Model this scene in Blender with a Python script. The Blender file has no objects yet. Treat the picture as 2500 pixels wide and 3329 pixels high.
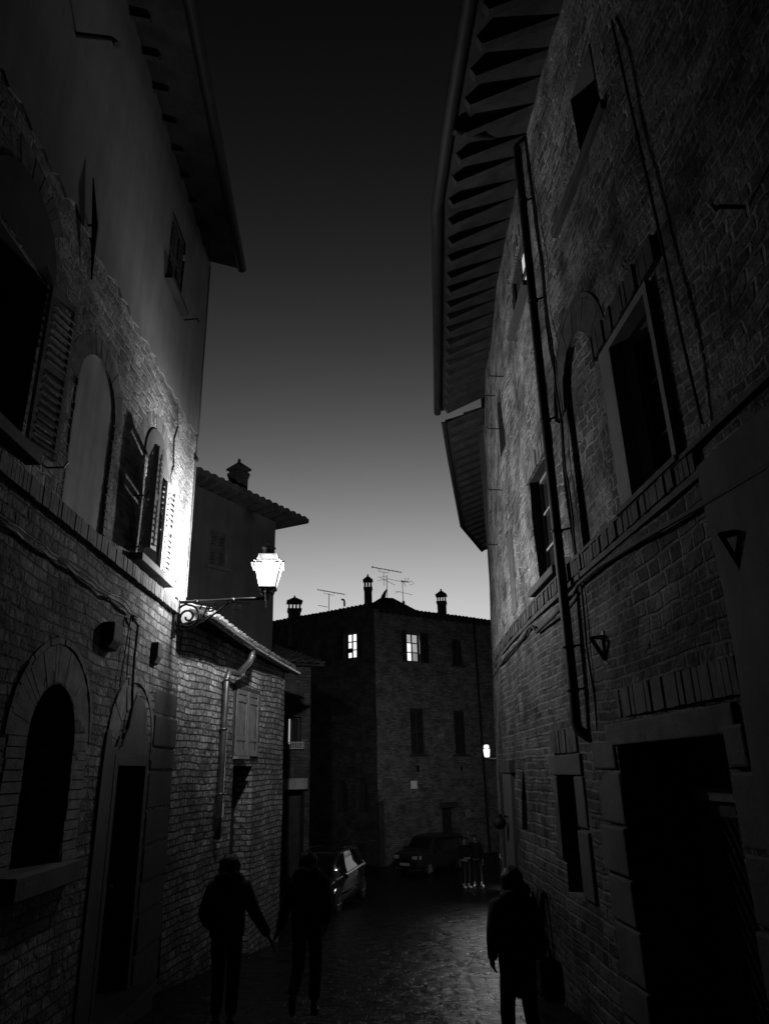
import bpy, bmesh, math, random
from mathutils import Vector, Matrix
from mathutils.geometry import delaunay_2d_cdt
random.seed(11)
SC = bpy.context.scene
COL = SC.collection
V = Vector
UP = V((0, 0, 1))
rad = math.radians

# ------------------------------------------------------------------ camera
cam = bpy.data.objects.new('camera', bpy.data.cameras.new('camera'))
COL.objects.link(cam)
_p, _r = rad(20.15), rad(1.52)
_F = V((0, math.cos(_p), math.sin(_p)))
_R0 = V((1, 0, 0)); _U0 = V((0, -math.sin(_p), math.cos(_p)))
_R = _R0 * math.cos(_r) - _U0 * math.sin(_r)
_U = _U0 * math.cos(_r) + _R0 * math.sin(_r)
cam.matrix_world = Matrix(((_R.x, _U.x, -_F.x, 0), (_R.y, _U.y, -_F.y, 0), (_R.z, _U.z, -_F.z, 0), (0, 0, 0, 1)))
cam.data.sensor_fit = 'VERTICAL'
cam.data.sensor_height = 24.0
cam.data.sensor_width = 18.0
cam.data.lens = 16.514
cam.data.clip_start = 0.05
cam.data.clip_end = 500
SC.camera = cam

# ------------------------------------------------------------------ sky: black and white dusk, sun just set ahead
world = bpy.data.worlds.new('World')
SC.world = world
world.use_nodes = True
wn = world.node_tree
bg = wn.nodes['Background']
sky = wn.nodes.new('ShaderNodeTexSky')
sky.sky_type = 'NISHITA'
sky.sun_disc = False
sky.sun_elevation = rad(-4)
sky.sun_rotation = 0.0
bw = wn.nodes.new('ShaderNodeRGBToBW')
def wmath(op, a, b_):
    nd = wn.nodes.new('ShaderNodeMath'); nd.operation = op
    for i, x in enumerate((a, b_)):
        if isinstance(x, (int, float)):
            nd.inputs[i].default_value = x
        else:
            wn.links.new(x, nd.inputs[i])
    return nd.outputs[0]


# the contrasty black and white film curve, with its soft shoulder, applied to the dusk sky
wn.links.new(sky.outputs[0], bw.inputs[0])
_x = wmath('MULTIPLY', wmath('POWER', bw.outputs[0], 3.2), 16500.0)
_x = wmath('DIVIDE', _x, wmath('ADD', wmath('DIVIDE', _x, 8.2), 1.0))
wn.links.new(_x, bg.inputs[0])
bg.inputs[1].default_value = 0.1

SC.view_settings.view_transform = 'Standard'
SC.view_settings.look = 'None'
SC.view_settings.exposure = 0.0
SC.view_settings.gamma = 1.0
SC.view_settings.use_curve_mapping = False
SC.cycles.max_bounces = 6
SC.cycles.sample_clamp_indirect = 2.0
LANTERN_POWER = 1850.0
FAR_LAMP_POWER = 420.0


# ------------------------------------------------------------------ helpers
def link(o):
    COL.objects.link(o)
    return o


def thing(name, label, cat, loc=(0, 0, 0), rot=0.0, group=None):
    o = link(bpy.data.objects.new(name, None))
    o.empty_display_size = 0.2
    o.location = loc
    o.rotation_euler = (0, 0, rot)
    o['label'] = label
    o['category'] = cat
    if group:
        o['group'] = group
    return o


def root(o):
    while o.parent:
        o = o.parent
    return o


class MB:
    """collects shapes into one mesh object"""
    def __init__(self):
        self.v = []; self.f = []; self.uv = {}

    def add(self, vs, fs, uvs=None):
        b = len(self.v)
        self.v += [tuple(p) for p in vs]
        self.f += [tuple(b + i for i in q) for q in fs]
        if uvs:
            for i, u in enumerate(uvs):
                self.uv[b + i] = u

    def box(self, O, X, Y, Z, xr, yr, zr):
        O, X, Y, Z = V(O), V(X), V(Y), V(Z)
        vs = [O + X * x + Y * y + Z * z for z in zr for y in yr for x in xr]
        self.add(vs, [(0, 2, 3, 1), (4, 5, 7, 6), (0, 1, 5, 4), (2, 6, 7, 3), (0, 4, 6, 2), (1, 3, 7, 5)])

    def abox(self, c, sx, sy, sz):
        self.box(c, (1, 0, 0), (0, 1, 0), UP, (-sx / 2, sx / 2), (-sy / 2, sy / 2), (-sz / 2, sz / 2))

    def tube(self, pts, r, n=10, caps=True, squash=None):
        pts = [V(p) for p in pts]
        rs = r if isinstance(r, (list, tuple)) else [r] * len(pts)
        vs = []; fs = []
        prevx = None
        for i, p in enumerate(pts):
            d = (pts[min(i + 1, len(pts) - 1)] - pts[max(i - 1, 0)])
            d = d.normalized() if d.length > 1e-9 else UP
            x = prevx - d * prevx.dot(d) if prevx is not None else d.cross(UP if abs(d.z) < .95 else V((1, 0, 0)))
            if x.length < 1e-6:
                x = d.cross(V((1, 0, 0)))
            x.normalize(); prevx = x
            y = d.cross(x)
            for k in range(n):
                a = 2 * math.pi * k / n
                vs.append(p + (x * math.cos(a) + y * math.sin(a)) * rs[i])
        for i in range(len(pts) - 1):
            for k in range(n):
                fs.append((i * n + k, i * n + (k + 1) % n, (i + 1) * n + (k + 1) % n, (i + 1) * n + k))
        if caps:
            fs.append(tuple(reversed(range(n))))
            fs.append(tuple((len(pts) - 1) * n + k for k in range(n)))
        self.add(vs, fs)

    def lathe(self, prof, n, O, axis=UP, phase=0.0):
        O = V(O); axis = V(axis).normalized()
        x = axis.cross(V((0, 1, 0)) if abs(axis.y) < .9 else V((1, 0, 0))).normalized()
        y = axis.cross(x)
        vs = []; fs = []
        for r, z in prof:
            for k in range(n):
                a = 2 * math.pi * k / n + phase
                vs.append(O + axis * z + (x * math.cos(a) + y * math.sin(a)) * max(r, 1e-4))
        for i in range(len(prof) - 1):
            for k in range(n):
                fs.append((i * n + k, i * n + (k + 1) % n, (i + 1) * n + (k + 1) % n, (i + 1) * n + k))
        fs.append(tuple(reversed(range(n))))
        fs.append(tuple((len(prof) - 1) * n + k for k in range(n)))
        self.add(vs, fs)

    def prism(self, pts, ext):
        pts = [V(p) for p in pts]; ext = V(ext); n = len(pts)
        vs = pts + [p + ext for p in pts]
        fs = [tuple(reversed(range(n))), tuple(range(n, 2 * n))]
        fs += [(i, (i + 1) % n, n + (i + 1) % n, n + i) for i in range(n)]
        self.add(vs, fs)

    def ellipsoid(self, c, rx, ry, rz, n=14, m=9):
        c = V(c)
        prof = [(math.sin(math.pi * i / (m - 1)), -math.cos(math.pi * i / (m - 1))) for i in range(m)]
        vs = []; fs = []
        for r, z in prof:
            for k in range(n):
                a = 2 * math.pi * k / n
                vs.append(c + V((rx * max(r, .01) * math.cos(a), ry * max(r, .01) * math.sin(a), rz * z)))
        for i in range(m - 1):
            for k in range(n):
                fs.append((i * n + k, i * n + (k + 1) % n, (i + 1) * n + (k + 1) % n, (i + 1) * n + k))
        self.add(vs, fs)

    def build(self, name, mat, parent=None, smooth=False, local=False, fix=True, bevel=0.0, **props):
        off = V((0, 0, 0))
        if parent is not None and not local:
            off = root(parent).location
        me = bpy.data.meshes.new(name)
        me.from_pydata([V(p) - off for p in self.v], [], self.f)
        if self.uv:
            lay = me.uv_layers.new(name='UVMap')
            for l in me.loops:
                lay.data[l.index].uv = self.uv.get(l.vertex_index, (0, 0))
        if fix:
            bm = bmesh.new(); bm.from_mesh(me)
            bmesh.ops.recalc_face_normals(bm, faces=bm.faces)
            bm.to_mesh(me); bm.free()
        if smooth:
            for p in me.polygons:
                p.use_smooth = True
        me.materials.append(mat)
        o = link(bpy.data.objects.new(name, me))
        o.parent = parent
        if bevel:
            m = o.modifiers.new('bevel', 'BEVEL'); m.width = bevel; m.segments = 2; m.limit_method = 'ANGLE'
        if smooth and smooth != True:
            pass
        for k, v in props.items():
            o[k] = v
        return o


def catmull(ctrl, t):
    n = len(ctrl)
    i = min(int(t), n - 2); f = t - i
    p1, p2 = ctrl[i], ctrl[i + 1]
    p0 = ctrl[i - 1] if i > 0 else p1 * 2 - p2
    p3 = ctrl[i + 2] if i + 2 < n else p2 * 2 - p1
    return 0.5 * ((2 * p1) + (p2 - p0) * f + (2 * p0 - 5 * p1 + 4 * p2 - p3) * f * f + (3 * p1 - p0 - 3 * p2 + p3) * f ** 3)


# ------------------------------------------------------------------ materials (black and white photograph: greys only)
def g(v, a=1):
    return (v, v, v, a)


class NT:
    def __init__(self, name):
        self.m = bpy.data.materials.new(name); self.m.use_nodes = True
        self.t = self.m.node_tree
        self.b = self.t.nodes['Principled BSDF']

    def n(self, typ, **kw):
        nd = self.t.nodes.new(typ)
        for k, v in kw.items():
            if k in nd.inputs:
                nd.inputs[k].default_value = v
            else:
                setattr(nd, k, v)
        return nd

    def l(self, a, b):
        self.t.links.new(a, b)

    def math(self, op, a, b=None, clamp=False):
        nd = self.t.nodes.new('ShaderNodeMath'); nd.operation = op; nd.use_clamp = clamp
        for i, x in enumerate((a, b)):
            if x is None:
                continue
            if isinstance(x, (int, float)):
                nd.inputs[i].default_value = x
            else:
                self.l(x, nd.inputs[i])
        return nd.outputs[0]

    def smooth(self, x, a, b, lo=0.0, hi=1.0):
        nd = self.t.nodes.new('ShaderNodeMapRange'); nd.interpolation_type = 'SMOOTHSTEP'
        self.l(x, nd.inputs[0])
        for i, q in enumerate((a, b, lo, hi)):
            nd.inputs[i + 1].default_value = q
        return nd.outputs[0]

    def mix(self, f, a, b):
        nd = self.t.nodes.new('ShaderNodeMix'); nd.data_type = 'FLOAT'
        for s, x in ((0, f), (2, a), (3, b)):
            if isinstance(x, (int, float)):
                nd.inputs[s].default_value = x
            else:
                self.l(x, nd.inputs[s])
        return nd.outputs[0]

    def noise(self, vec, scale, detail=4, rough=.55):
        nd = self.n('ShaderNodeTexNoise', Scale=scale, Detail=detail, Roughness=rough)
        self.l(vec, nd.inputs['Vector'])
        return nd.outputs['Fac']

    def grey(self, x):
        nd = self.t.nodes.new('ShaderNodeCombineColor')
        for i in range(3):
            self.l(x, nd.inputs[i])
        return nd.outputs[0]

    def bump(self, h, dist, strength=1.0):
        nd = self.n('ShaderNodeBump', Strength=strength, Distance=dist)
        self.l(h, nd.inputs['Height'])
        self.l(nd.outputs[0], self.b.inputs['Normal'])

    def warp(self, vec, amp, scale):
        ns = self.n('ShaderNodeTexNoise', Scale=scale, Detail=3.0)
        self.l(vec, ns.inputs['Vector'])
        s = self.n('ShaderNodeVectorMath', operation='SUBTRACT'); self.l(ns.outputs['Color'], s.inputs[0]); s.inputs[1].default_value = (.5, .5, .5)
        k = self.n('ShaderNodeVectorMath', operation='SCALE'); self.l(s.outputs[0], k.inputs[0]); k.inputs['Scale'].default_value = amp
        a = self.n('ShaderNodeVectorMath', operation='ADD'); self.l(vec, a.inputs[0]); self.l(k.outputs[0], a.inputs[1])
        return a.outputs[0]


def plain(name, val, rough=.8, var=.35, scale=4.0, bump=.004, bscale=30.0, metal=0.0, spec=.3):
    N = NT(name)
    tc = N.n('ShaderNodeTexCoord').outputs['Object']
    f = N.noise(tc, scale, 6)
    c = N.math('MULTIPLY', N.smooth(f, .25, .75, 1 - var, 1 + var), val)
    N.l(N.grey(c), N.b.inputs['Base Color'])
    N.b.inputs['Roughness'].default_value = rough
    N.b.inputs['Metallic'].default_value = metal
    N.b.inputs['Specular IOR Level'].default_value = spec
    if bump:
        N.bump(N.noise(tc, bscale, 4), bump)
    return N.m


def glow(name, val, strength):
    N = NT(name)
    N.b.inputs['Base Color'].default_value = g(.6)
    N.b.inputs['Emission Color'].default_value = g(val)
    N.b.inputs['Emission Strength'].default_value = strength
    return N.m


def masonry(name, brick=(.26, .105), mortar_w=.011, c=(.16, .34), cm=.12, depth=.02, warp=.05, rubble=0.0, rcell=(.34, .2), rc=(.10, .26), rm=.42, stain=.5, squash=1.0, seed=0.0, rough_amt=.35):
    """brick courses on the wall's metre UVs, patched with rubble stone where rubble > 0"""
    N = NT(name)
    uv = N.n('ShaderNodeUVMap', uv_map='UVMap').outputs[0]
    sh = N.n('ShaderNodeVectorMath', operation='ADD'); N.l(uv, sh.inputs[0]); sh.inputs[1].default_value = (seed * 3.7, seed * 1.9, seed)
    uv = sh.outputs[0]
    w1 = N.warp(uv, warp * 3.2, .8)
    w2 = N.warp(w1, warp * .5, 6.0)
    bt = N.n('ShaderNodeTexBrick', offset=.5, squash=squash, squash_frequency=3)
    bt.inputs['Scale'].default_value = 1.0
    bt.inputs['Brick Width'].default_value = brick[0]; bt.inputs['Row Height'].default_value = brick[1]
    bt.inputs['Mortar Size'].default_value = mortar_w; bt.inputs['Mortar Smooth'].default_value = .35
    bt.inputs['Color1'].default_value = g(c[0]); bt.inputs['Color2'].default_value = g(c[1]); bt.inputs['Mortar'].default_value = g(cm)
    N.l(w2, bt.inputs['Vector'])
    colb = N.n('ShaderNodeSeparateColor'); N.l(bt.outputs['Color'], colb.inputs[0])
    col = colb.outputs[0]
    hgt = N.math('SUBTRACT', 1.0, bt.outputs['Fac'])
    # single bricks sunk or missing their face
    rowj = N.noise(uv, 5.5, 2)
    hgt = N.math('MULTIPLY', hgt, N.smooth(rowj, .3, .55, .55, 1.0))
    smear = N.noise(uv, 3.4, 5, .6)
    if rubble > 0:
        # roughly coursed stones: a second, larger and more bent bond whose joints are smeared with mortar
        w3 = N.warp(w1, warp * 1.1, 3.5)
        b2 = N.n('ShaderNodeTexBrick', offset=.37, offset_frequency=2, squash=.62, squash_frequency=3)
        b2.inputs['Scale'].default_value = 1.0
        b2.inputs['Brick Width'].default_value = rcell[0]; b2.inputs['Row Height'].default_value = rcell[1]
        b2.inputs['Mortar Size'].default_value = mortar_w * 1.5; b2.inputs['Mortar Smooth'].default_value = .6
        b2.inputs['Color1'].default_value = g(rc[0]); b2.inputs['Color2'].default_value = g(rc[1]); b2.inputs['Mortar'].default_value = g(rm)
        N.l(w3, b2.inputs['Vector'])
        c2 = N.n('ShaderNodeSeparateColor'); N.l(b2.outputs['Color'], c2.inputs[0])
        mask = N.smooth(N.noise(uv, .75, 4), 1 - rubble - .05, 1 - rubble + .05)
        col = N.mix(mask, col, c2.outputs[0])
        hgt = N.mix(mask, hgt, N.math('SUBTRACT', 1.0, b2.outputs['Fac']))
    # patches where mortar covers the faces
    cov = N.smooth(smear, .52, .66)
    col = N.mix(N.math('MULTIPLY', cov, .75), col, max(rm * .75, cm * .8))
    hgt = N.mix(N.math('MULTIPLY', cov, .7), hgt, .9)
    st = N.noise(uv, 1.6, 8, .65)
    fine = N.noise(uv, 26, 6, .7)
    mid = N.noise(uv, 6, 6, .6)
    col = N.math('MULTIPLY', col, N.smooth(st, .25, .75, 1 - stain, 1 + stain))
    col = N.math('MULTIPLY', col, N.smooth(fine, .25, .75, .6, 1.4))
    N.l(N.grey(col), N.b.inputs['Base Color'])
    N.b.inputs['Roughness'].default_value = .92
    N.b.inputs['Specular IOR Level'].default_value = .15
    h = N.math('ADD', hgt, N.math('MULTIPLY', fine, rough_amt))
    h = N.math('ADD', h, N.math('MULTIPLY', mid, rough_amt * 1.6))
    N.bump(h, depth)
    return N.m


def render_coat(name, val, var=.25, bump=.006, seed=0.0):
    N = NT(name)
    uv = N.n('ShaderNodeUVMap', uv_map='UVMap').outputs[0]
    st = N.noise(uv, .9, 8, .6)
    sm = N.n('ShaderNodeVectorMath', operation='MULTIPLY'); N.l(uv, sm.inputs[0]); sm.inputs[1].default_value = (3.0, .35, 1)
    streak = N.noise(sm.outputs[0], 1.4, 6, .6)
    c = N.math('MULTIPLY', N.smooth(st, .25, .75, 1 - var, 1 + var), val)
    c = N.math('MULTIPLY', c, N.smooth(streak, .25, .75, 1 - var * .8, 1 + var * .8))
    N.l(N.grey(c), N.b.inputs['Base Color'])
    N.b.inputs['Roughness'].default_value = .9
    N.b.inputs['Specular IOR Level'].default_value = .15
    N.bump(N.math('ADD', N.noise(uv, 3, 5), N.math('MULTIPLY', N.noise(uv, 40, 4), .25)), bump)
    return N.m


M = {}
M['brick_left'] = masonry('weathered_brick', (.27, .108), .012, (.055, .145), .04, .050, .05, rubble=.30, rcell=(.42, .15), rc=(.06, .14), rm=.07, stain=.55)
M['brick_annex'] = masonry('uneven_brick', (.22, .105), .013, (.15, .32), .045, .060, .055, rubble=0.0, rm=.14, stain=.5, seed=2)
M['rough_left'] = masonry('rough_brick_and_render', (.27, .085), .014, (.11, .28), .22, .055, .10, rubble=.50, rcell=(.36, .12), rc=(.10, .25), rm=.28, stain=.65, seed=3, rough_amt=.8)
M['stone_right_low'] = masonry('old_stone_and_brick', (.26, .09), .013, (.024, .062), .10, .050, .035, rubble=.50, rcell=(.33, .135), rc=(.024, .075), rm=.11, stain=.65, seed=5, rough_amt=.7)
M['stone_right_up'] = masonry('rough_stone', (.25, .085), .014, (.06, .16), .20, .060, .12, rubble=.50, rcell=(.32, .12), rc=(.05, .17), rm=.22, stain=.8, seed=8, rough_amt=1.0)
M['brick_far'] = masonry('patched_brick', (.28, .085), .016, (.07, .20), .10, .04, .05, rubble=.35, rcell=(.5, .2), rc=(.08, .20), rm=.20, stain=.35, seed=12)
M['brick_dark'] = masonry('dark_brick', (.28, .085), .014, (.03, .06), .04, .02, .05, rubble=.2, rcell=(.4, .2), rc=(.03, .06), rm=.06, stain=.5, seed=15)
M['plaster'] = render_coat('smooth_plaster', .15, .16, .004)
M['plaster_pale'] = render_coat('pale_plaster', .22, .25, .008)
M['plaster_white'] = render_coat('white_plaster', .5, .2, .008)
M['plaster_grey'] = render_coat('grey_plaster', .06, .25, .008)
M['painted_glow'] = masonry('painted_glow_brick', (.27, .10), .010, (.20, .36), .26, .05, .08, rubble=.5, rcell=(.36, .13), rc=(.18, .38), rm=.36, stain=.5, seed=21, rough_amt=.8)  # paler brick, the lantern's glow put into the wall colour
M['plaster_dark'] = render_coat('dark_plaster', .035, .2, .006)
M['brick_piece'] = plain('cut_brick', .10, .9, .45, 6, .006, 40)
M['brick_piece_dark'] = plain('dark_cut_brick', .034, .9, .5, 6, .006, 40)
M['stone'] = plain('dressed_stone', .20, .85, .25, 3, .004, 30)
M['plaster_pale_o'] = plain('pale_stone_band', .11, .9, .15, 3, .003, 30)
M['stone_dark'] = plain('dark_dressed_stone', .034, .85, .3, 3, .006, 25)
M['iron'] = plain('wrought_iron', .02, .45, .3, 8, .001, 60, 0.6, .5)
M['iron_light'] = plain('painted_iron', .10, .4, .3, 8, .001, 60, 0.7, .5)
M['zinc'] = plain('zinc', .13, .42, .35, 5, .001, 20, 0.85, .5)
M['copper_dark'] = plain('dark_copper', .010, .65, .4, 5, .001, 20, 0.0, .2)
M['cable'] = plain('black_cable', .008, .8, .3, 5, 0)
M['cable_pale'] = plain('grey_cable', .11, .5, .3, 5, 0)
M['wood_dark'] = plain('dark_wood', .022, .7, .4, 7, .003, 30)
M['wood_mid'] = plain('brown_wood', .05, .6, .4, 7, .003, 30)
M['wood_roof'] = plain('roof_timber', .025, .85, .4, 7, .004, 30)
M['soffit'] = plain('soffit_bricks', .015, .9, .5, 5, .006, 18)
M['shutter'] = plain('painted_shutter', .34, .55, .2, 5, .001, 30)
M['shutter_dark'] = plain('dark_shutter', .03, .6, .3, 5, .001, 30)
M['shutter_grey'] = plain('grey_shutter', .12, .6, .3, 5, .001, 30)
M['tile'] = plain('clay_tile', .12, .85, .5, 5, .006, 22)
M['tile_dark'] = plain('old_clay_tile', .022, .9, .5, 3, .006, 22)
M['glass'] = plain('window_glass', .012, .08, .2, 2, 0, 10, 0, .5)
M['glass_far'] = plain('dim_window_glass', .012, .15, .2, 2, 0, 10, 0, .4)
M['room'] = plain('dark_interior', .006, .9, .3, 2, 0)


def lamp_glass(name, strength, clear):
    m = bpy.data.materials.new(name); m.use_nodes = True
    t = m.node_tree; t.nodes.clear()
    o = t.nodes.new('ShaderNodeOutputMaterial'); mx = t.nodes.new('ShaderNodeMixShader')
    e = t.nodes.new('ShaderNodeEmission'); e.inputs[1].default_value = strength
    tr = t.nodes.new('ShaderNodeBsdfTransparent')
    mx.inputs[0].default_value = clear
    t.links.new(e.outputs[0], mx.inputs[1]); t.links.new(tr.outputs[0], mx.inputs[2]); t.links.new(mx.outputs[0], o.inputs[0])
    return m


M['lamp_glass'] = lamp_glass('lit_lamp_glass', 3.0, .8)
M['far_lamp_glass'] = lamp_glass('far_lit_lamp_glass', 3.6, .8)


def lantern_light(name, loc, power, radius, parent, down=.07, upw=.30, along=1.0):
    """the lamp's own optic: throws most of its light sideways across the street, little straight down, up or back along it"""
    ld = bpy.data.lights.new(name, 'POINT'); ld.energy = power; ld.shadow_soft_size = radius
    ld.use_nodes = True
    t = ld.node_tree; em = t.nodes['Emission']
    tc = t.nodes.new('ShaderNodeTexCoord'); fl_ = t.nodes.new('ShaderNodeVectorMath'); fl_.operation = 'SCALE'; fl_.inputs['Scale'].default_value = 1.0
    sp = t.nodes.new('ShaderNodeSeparateXYZ'); t.links.new(tc.outputs['Normal'], fl_.inputs[0]); t.links.new(fl_.outputs[0], sp.inputs[0])
    cr = t.nodes.new('ShaderNodeFloatCurve')
    mr = t.nodes.new('ShaderNodeMapRange'); mr.inputs[1].default_value = -1; mr.inputs[2].default_value = 1
    t.links.new(sp.outputs['Z'], mr.inputs[0]); t.links.new(mr.outputs[0], cr.inputs['Value'])
    c = cr.mapping.curves[0]
    c.points[0].location = (0, down); c.points[1].location = (1, upw * .5)
    for x, y in ((.07, down * 1.3), (.14, down * 2.9), (.25, .38), (.40, .86), (.47, 1.0), (.56, 1.0), (.72, 1.0), (.84, .75), (.93, upw)):
        c.points.new(x, y)
    cr.mapping.update()
    ym = t.nodes.new('ShaderNodeMapRange'); ym.interpolation_type = 'SMOOTHSTEP'
    for i, q in enumerate((-.93, -.36, along, 1.0)):
        ym.inputs[i + 1].default_value = q
    t.links.new(sp.outputs['Y'], ym.inputs[0])
    ml = t.nodes.new('ShaderNodeMath'); ml.operation = 'MULTIPLY'
    t.links.new(cr.outputs[0], ml.inputs[0]); t.links.new(ym.outputs[0], ml.inputs[1])
    t.links.new(ml.outputs[0], em.inputs['Strength'])
    o = link(bpy.data.objects.new(name, ld)); o.parent = parent
    o.location = V(loc) - root(parent).location
    return o

M['lit_bright'] = glow('lit_window', 1.0, 1.1)
M['lit_soft'] = glow('lit_curtain', 1.0, .34)
M['lit_dim'] = glow('dim_lit_pane', 1.0, .20)
M['lit_low'] = glow('lit_cellar_pane', 1.0, 13.0)
M['sign_pale'] = plain('pale_plaque', .75, .6, .1, 5, 0)
M['rubber'] = plain('rubber', .012, .8, .3, 9, .001, 60)
M['rim'] = plain('wheel_alloy', .30, .35, .2, 6, 0, 10, .7, .5)
M['cloth_black'] = plain('black_cloth', .006, .9, .4, 9, .003, 40)
M['cloth_dark'] = plain('dark_cloth', .008, .9, .4, 9, .003, 40)
M['cloth_jeans'] = plain('dark_denim', .010, .9, .4, 9, .002, 60)
M['hair'] = plain('dark_hair', .010, .6, .4, 20, .004, 60)
M['hair_brown'] = plain('brown_hair', .016, .6, .4, 20, .004, 60)
M['skin'] = plain('skin', .20, .6, .1, 6, 0)
M['shoe_white'] = plain('white_shoe', .75, .6, .1, 6, 0)
M['shoe_grey'] = plain('grey_shoe', .10, .6, .2, 6, 0)
M['shoe_dark'] = plain('dark_shoe', .03, .6, .2, 6, 0)


def car_paint(name, v, coat=1.0, rough=.6):
    m = plain(name, v, rough, .1, 2, 0, 10, 0.0, .08)
    b = m.node_tree.nodes['Principled BSDF']
    b.inputs['Coat Weight'].default_value = coat
    b.inputs['Coat Roughness'].default_value = .04
    return m


M['paint_black'] = car_paint('black_car_paint', .004)
M['paint_grey'] = car_paint('grey_car_paint', .02, .4)
M['car_glass'] = plain('car_glass', .010, .04, .1, 2, 0, 10, 0, .6)
M['highlight_metal'] = plain('highlight_trim', .9, .44, .1, 5, 0, 10, .95, .5)  # bright metal for the rail that imitates a highlight on the bodywork
M['trim_black'] = plain('black_plastic', .012, .6, .2, 5, 0)
M['lens'] = plain('lamp_lens', .35, .12, .1, 5, 0, 10, 0, .7)


def road_material():
    N = NT('stone_paving')
    uv = N.n('ShaderNodeTexCoord').outputs['Object']
    rot = N.n('ShaderNodeMapping'); N.l(uv, rot.inputs[0]); rot.inputs['Rotation'].default_value = (0, 0, rad(3))
    w = N.warp(rot.outputs[0], .09, 1.2)
    bt = N.n('ShaderNodeTexBrick', offset=.5)
    bt.inputs['Scale'].default_value = 1.0
    bt.inputs['Brick Width'].default_value = .42; bt.inputs['Row Height'].default_value = .24
    bt.inputs['Mortar Size'].default_value = .012; bt.inputs['Mortar Smooth'].default_value = .6
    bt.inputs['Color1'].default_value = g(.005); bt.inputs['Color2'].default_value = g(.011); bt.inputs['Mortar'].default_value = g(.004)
    N.l(w, bt.inputs['Vector'])
    sep = N.n('ShaderNodeSeparateColor'); N.l(bt.outputs['Color'], sep.inputs[0])
    st = N.noise(uv, .8, 7, .6); fine = N.noise(uv, 18, 5, .6); mid = N.noise(uv, 3.2, 4)
    c = N.math('MULTIPLY', sep.outputs[0], N.smooth(st, .25, .75, .6, 1.4))
    N.l(N.grey(c), N.b.inputs['Base Color'])
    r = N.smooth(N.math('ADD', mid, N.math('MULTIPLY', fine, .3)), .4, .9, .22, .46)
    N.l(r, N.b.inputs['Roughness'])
    N.b.inputs['Specular IOR Level'].default_value = .17
    h = N.math('ADD', N.math('SUBTRACT', 1.0, bt.outputs['Fac']), N.math('MULTIPLY', fine, .45))
    h = N.math('ADD', h, N.math('MULTIPLY', mid, 2.2))
    N.bump(h, .035)
    return N.m


M['road'] = road_material()


# ------------------------------------------------------------------ ground
def gz(y):
    if y < 29:
        return -1.6 - .11 * y + .0007 * y * y
    return -4.2 - .0015 * (y - 29)


def make_road():
    mb = MB()
    ys = [-12 + .5 * i for i in range(130)] + [55 + 6 * i for i in range(20)]
    xs = [-60, -30, -14] + [-8 + .5 * i for i in range(37)] + [14, 30, 60]
    for y in ys:
        for x in xs:
            zz = gz(max(y, -12)) + .012 * math.sin(x * 2.1 + y * .7) + .01 * math.sin(y * 1.7 - x)
            zz -= .05 * math.exp(-((x + .4) / .7) ** 2)
            mb.v.append((x, y, zz))
    n = len(xs)
    for j in range(len(ys) - 1):
        for i in range(n - 1):
            mb.f.append((j * n + i, j * n + i + 1, (j + 1) * n + i + 1, (j + 1) * n + i))
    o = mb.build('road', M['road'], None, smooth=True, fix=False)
    o['kind'] = 'structure'


make_road()


# ------------------------------------------------------------------ wall tools
class Wall:
    """a plan polyline; s = metres along it, z = height, o = metres out towards the street"""
    def __init__(self, poly, side, lean=None, amp=.012, seed=0.0):
        self.p = [V((a, b, 0)) for a, b in poly]
        self.side = side; self.lean = lean; self.amp = amp; self.seed = seed
        self.acc = [0]
        for a, b in zip(self.p[:-1], self.p[1:]):
            self.acc.append(self.acc[-1] + (b - a).length)

    def seg(self, s):
        i = 0
        while i < len(self.p) - 2 and s > self.acc[i + 1]:
            i += 1
        return i

    def t(self, s):
        i = self.seg(s)
        return (self.p[i + 1] - self.p[i]).normalized()

    def n(self, s):
        # blended normal so that curved walls stay smooth
        def nn(q):
            t = self.t(q)
            return V((t.y, -t.x, 0)) * self.side
        return (nn(s - .5) + nn(s) + nn(s + .5)).normalized()

    def P(self, s, z, o=0.0):
        i = self.seg(s)
        q = self.p[i] + self.t(s) * (s - self.acc[i])
        if self.lean:
            o += self.lean(s, z)
        q = q + self.n(s) * o
        q.z = z
        return q

    def wave(self, s, z):
        k = self.seed
        return self.amp * (math.sin(s * 1.9 + z * .8 + k) * .5 + math.sin(z * 2.6 - s * .7 + k * 2) * .35 + math.sin(s * 4.3 + z * 3.7 + k) * .25)


def wbox(mb, W, s0, s1, z0, z1, o0, o1, step=.6):
    n = max(1, int(math.ceil((s1 - s0) / step)))
    vs = []; fs = []
    for i in range(n + 1):
        s = s0 + (s1 - s0) * i / n
        vs += [W.P(s, z0, o0), W.P(s, z1, o0), W.P(s, z1, o1), W.P(s, z0, o1)]
    for i in range(n):
        a = i * 4; b = a + 4
        for k in range(4):
            fs.append((a + k, a + (k + 1) % 4, b + (k + 1) % 4, b + k))
    fs.append((3, 2, 1, 0)); e = n * 4
    fs.append((e, e + 1, e + 2, e + 3))
    mb.add(vs, fs)


def rect(s0, s1, z0, z1):
    return [(s0, z0), (s1, z0), (s1, z1), (s0, z1)]


def arch(s0, s1, z0, zs, rise, n=12, pointed=False):
    c = (s0 + s1) / 2; h = (s1 - s0) / 2
    pts = [(s0, z0), (s1, z0)]
    for i in range(n + 1):
        a = math.pi * i / n
        k = math.sin(a)
        if pointed:
            k = 1 - abs(math.cos(a)) ** 1.5
        pts.append((c + h * math.cos(a), zs + rise * k))
    return pts


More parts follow.
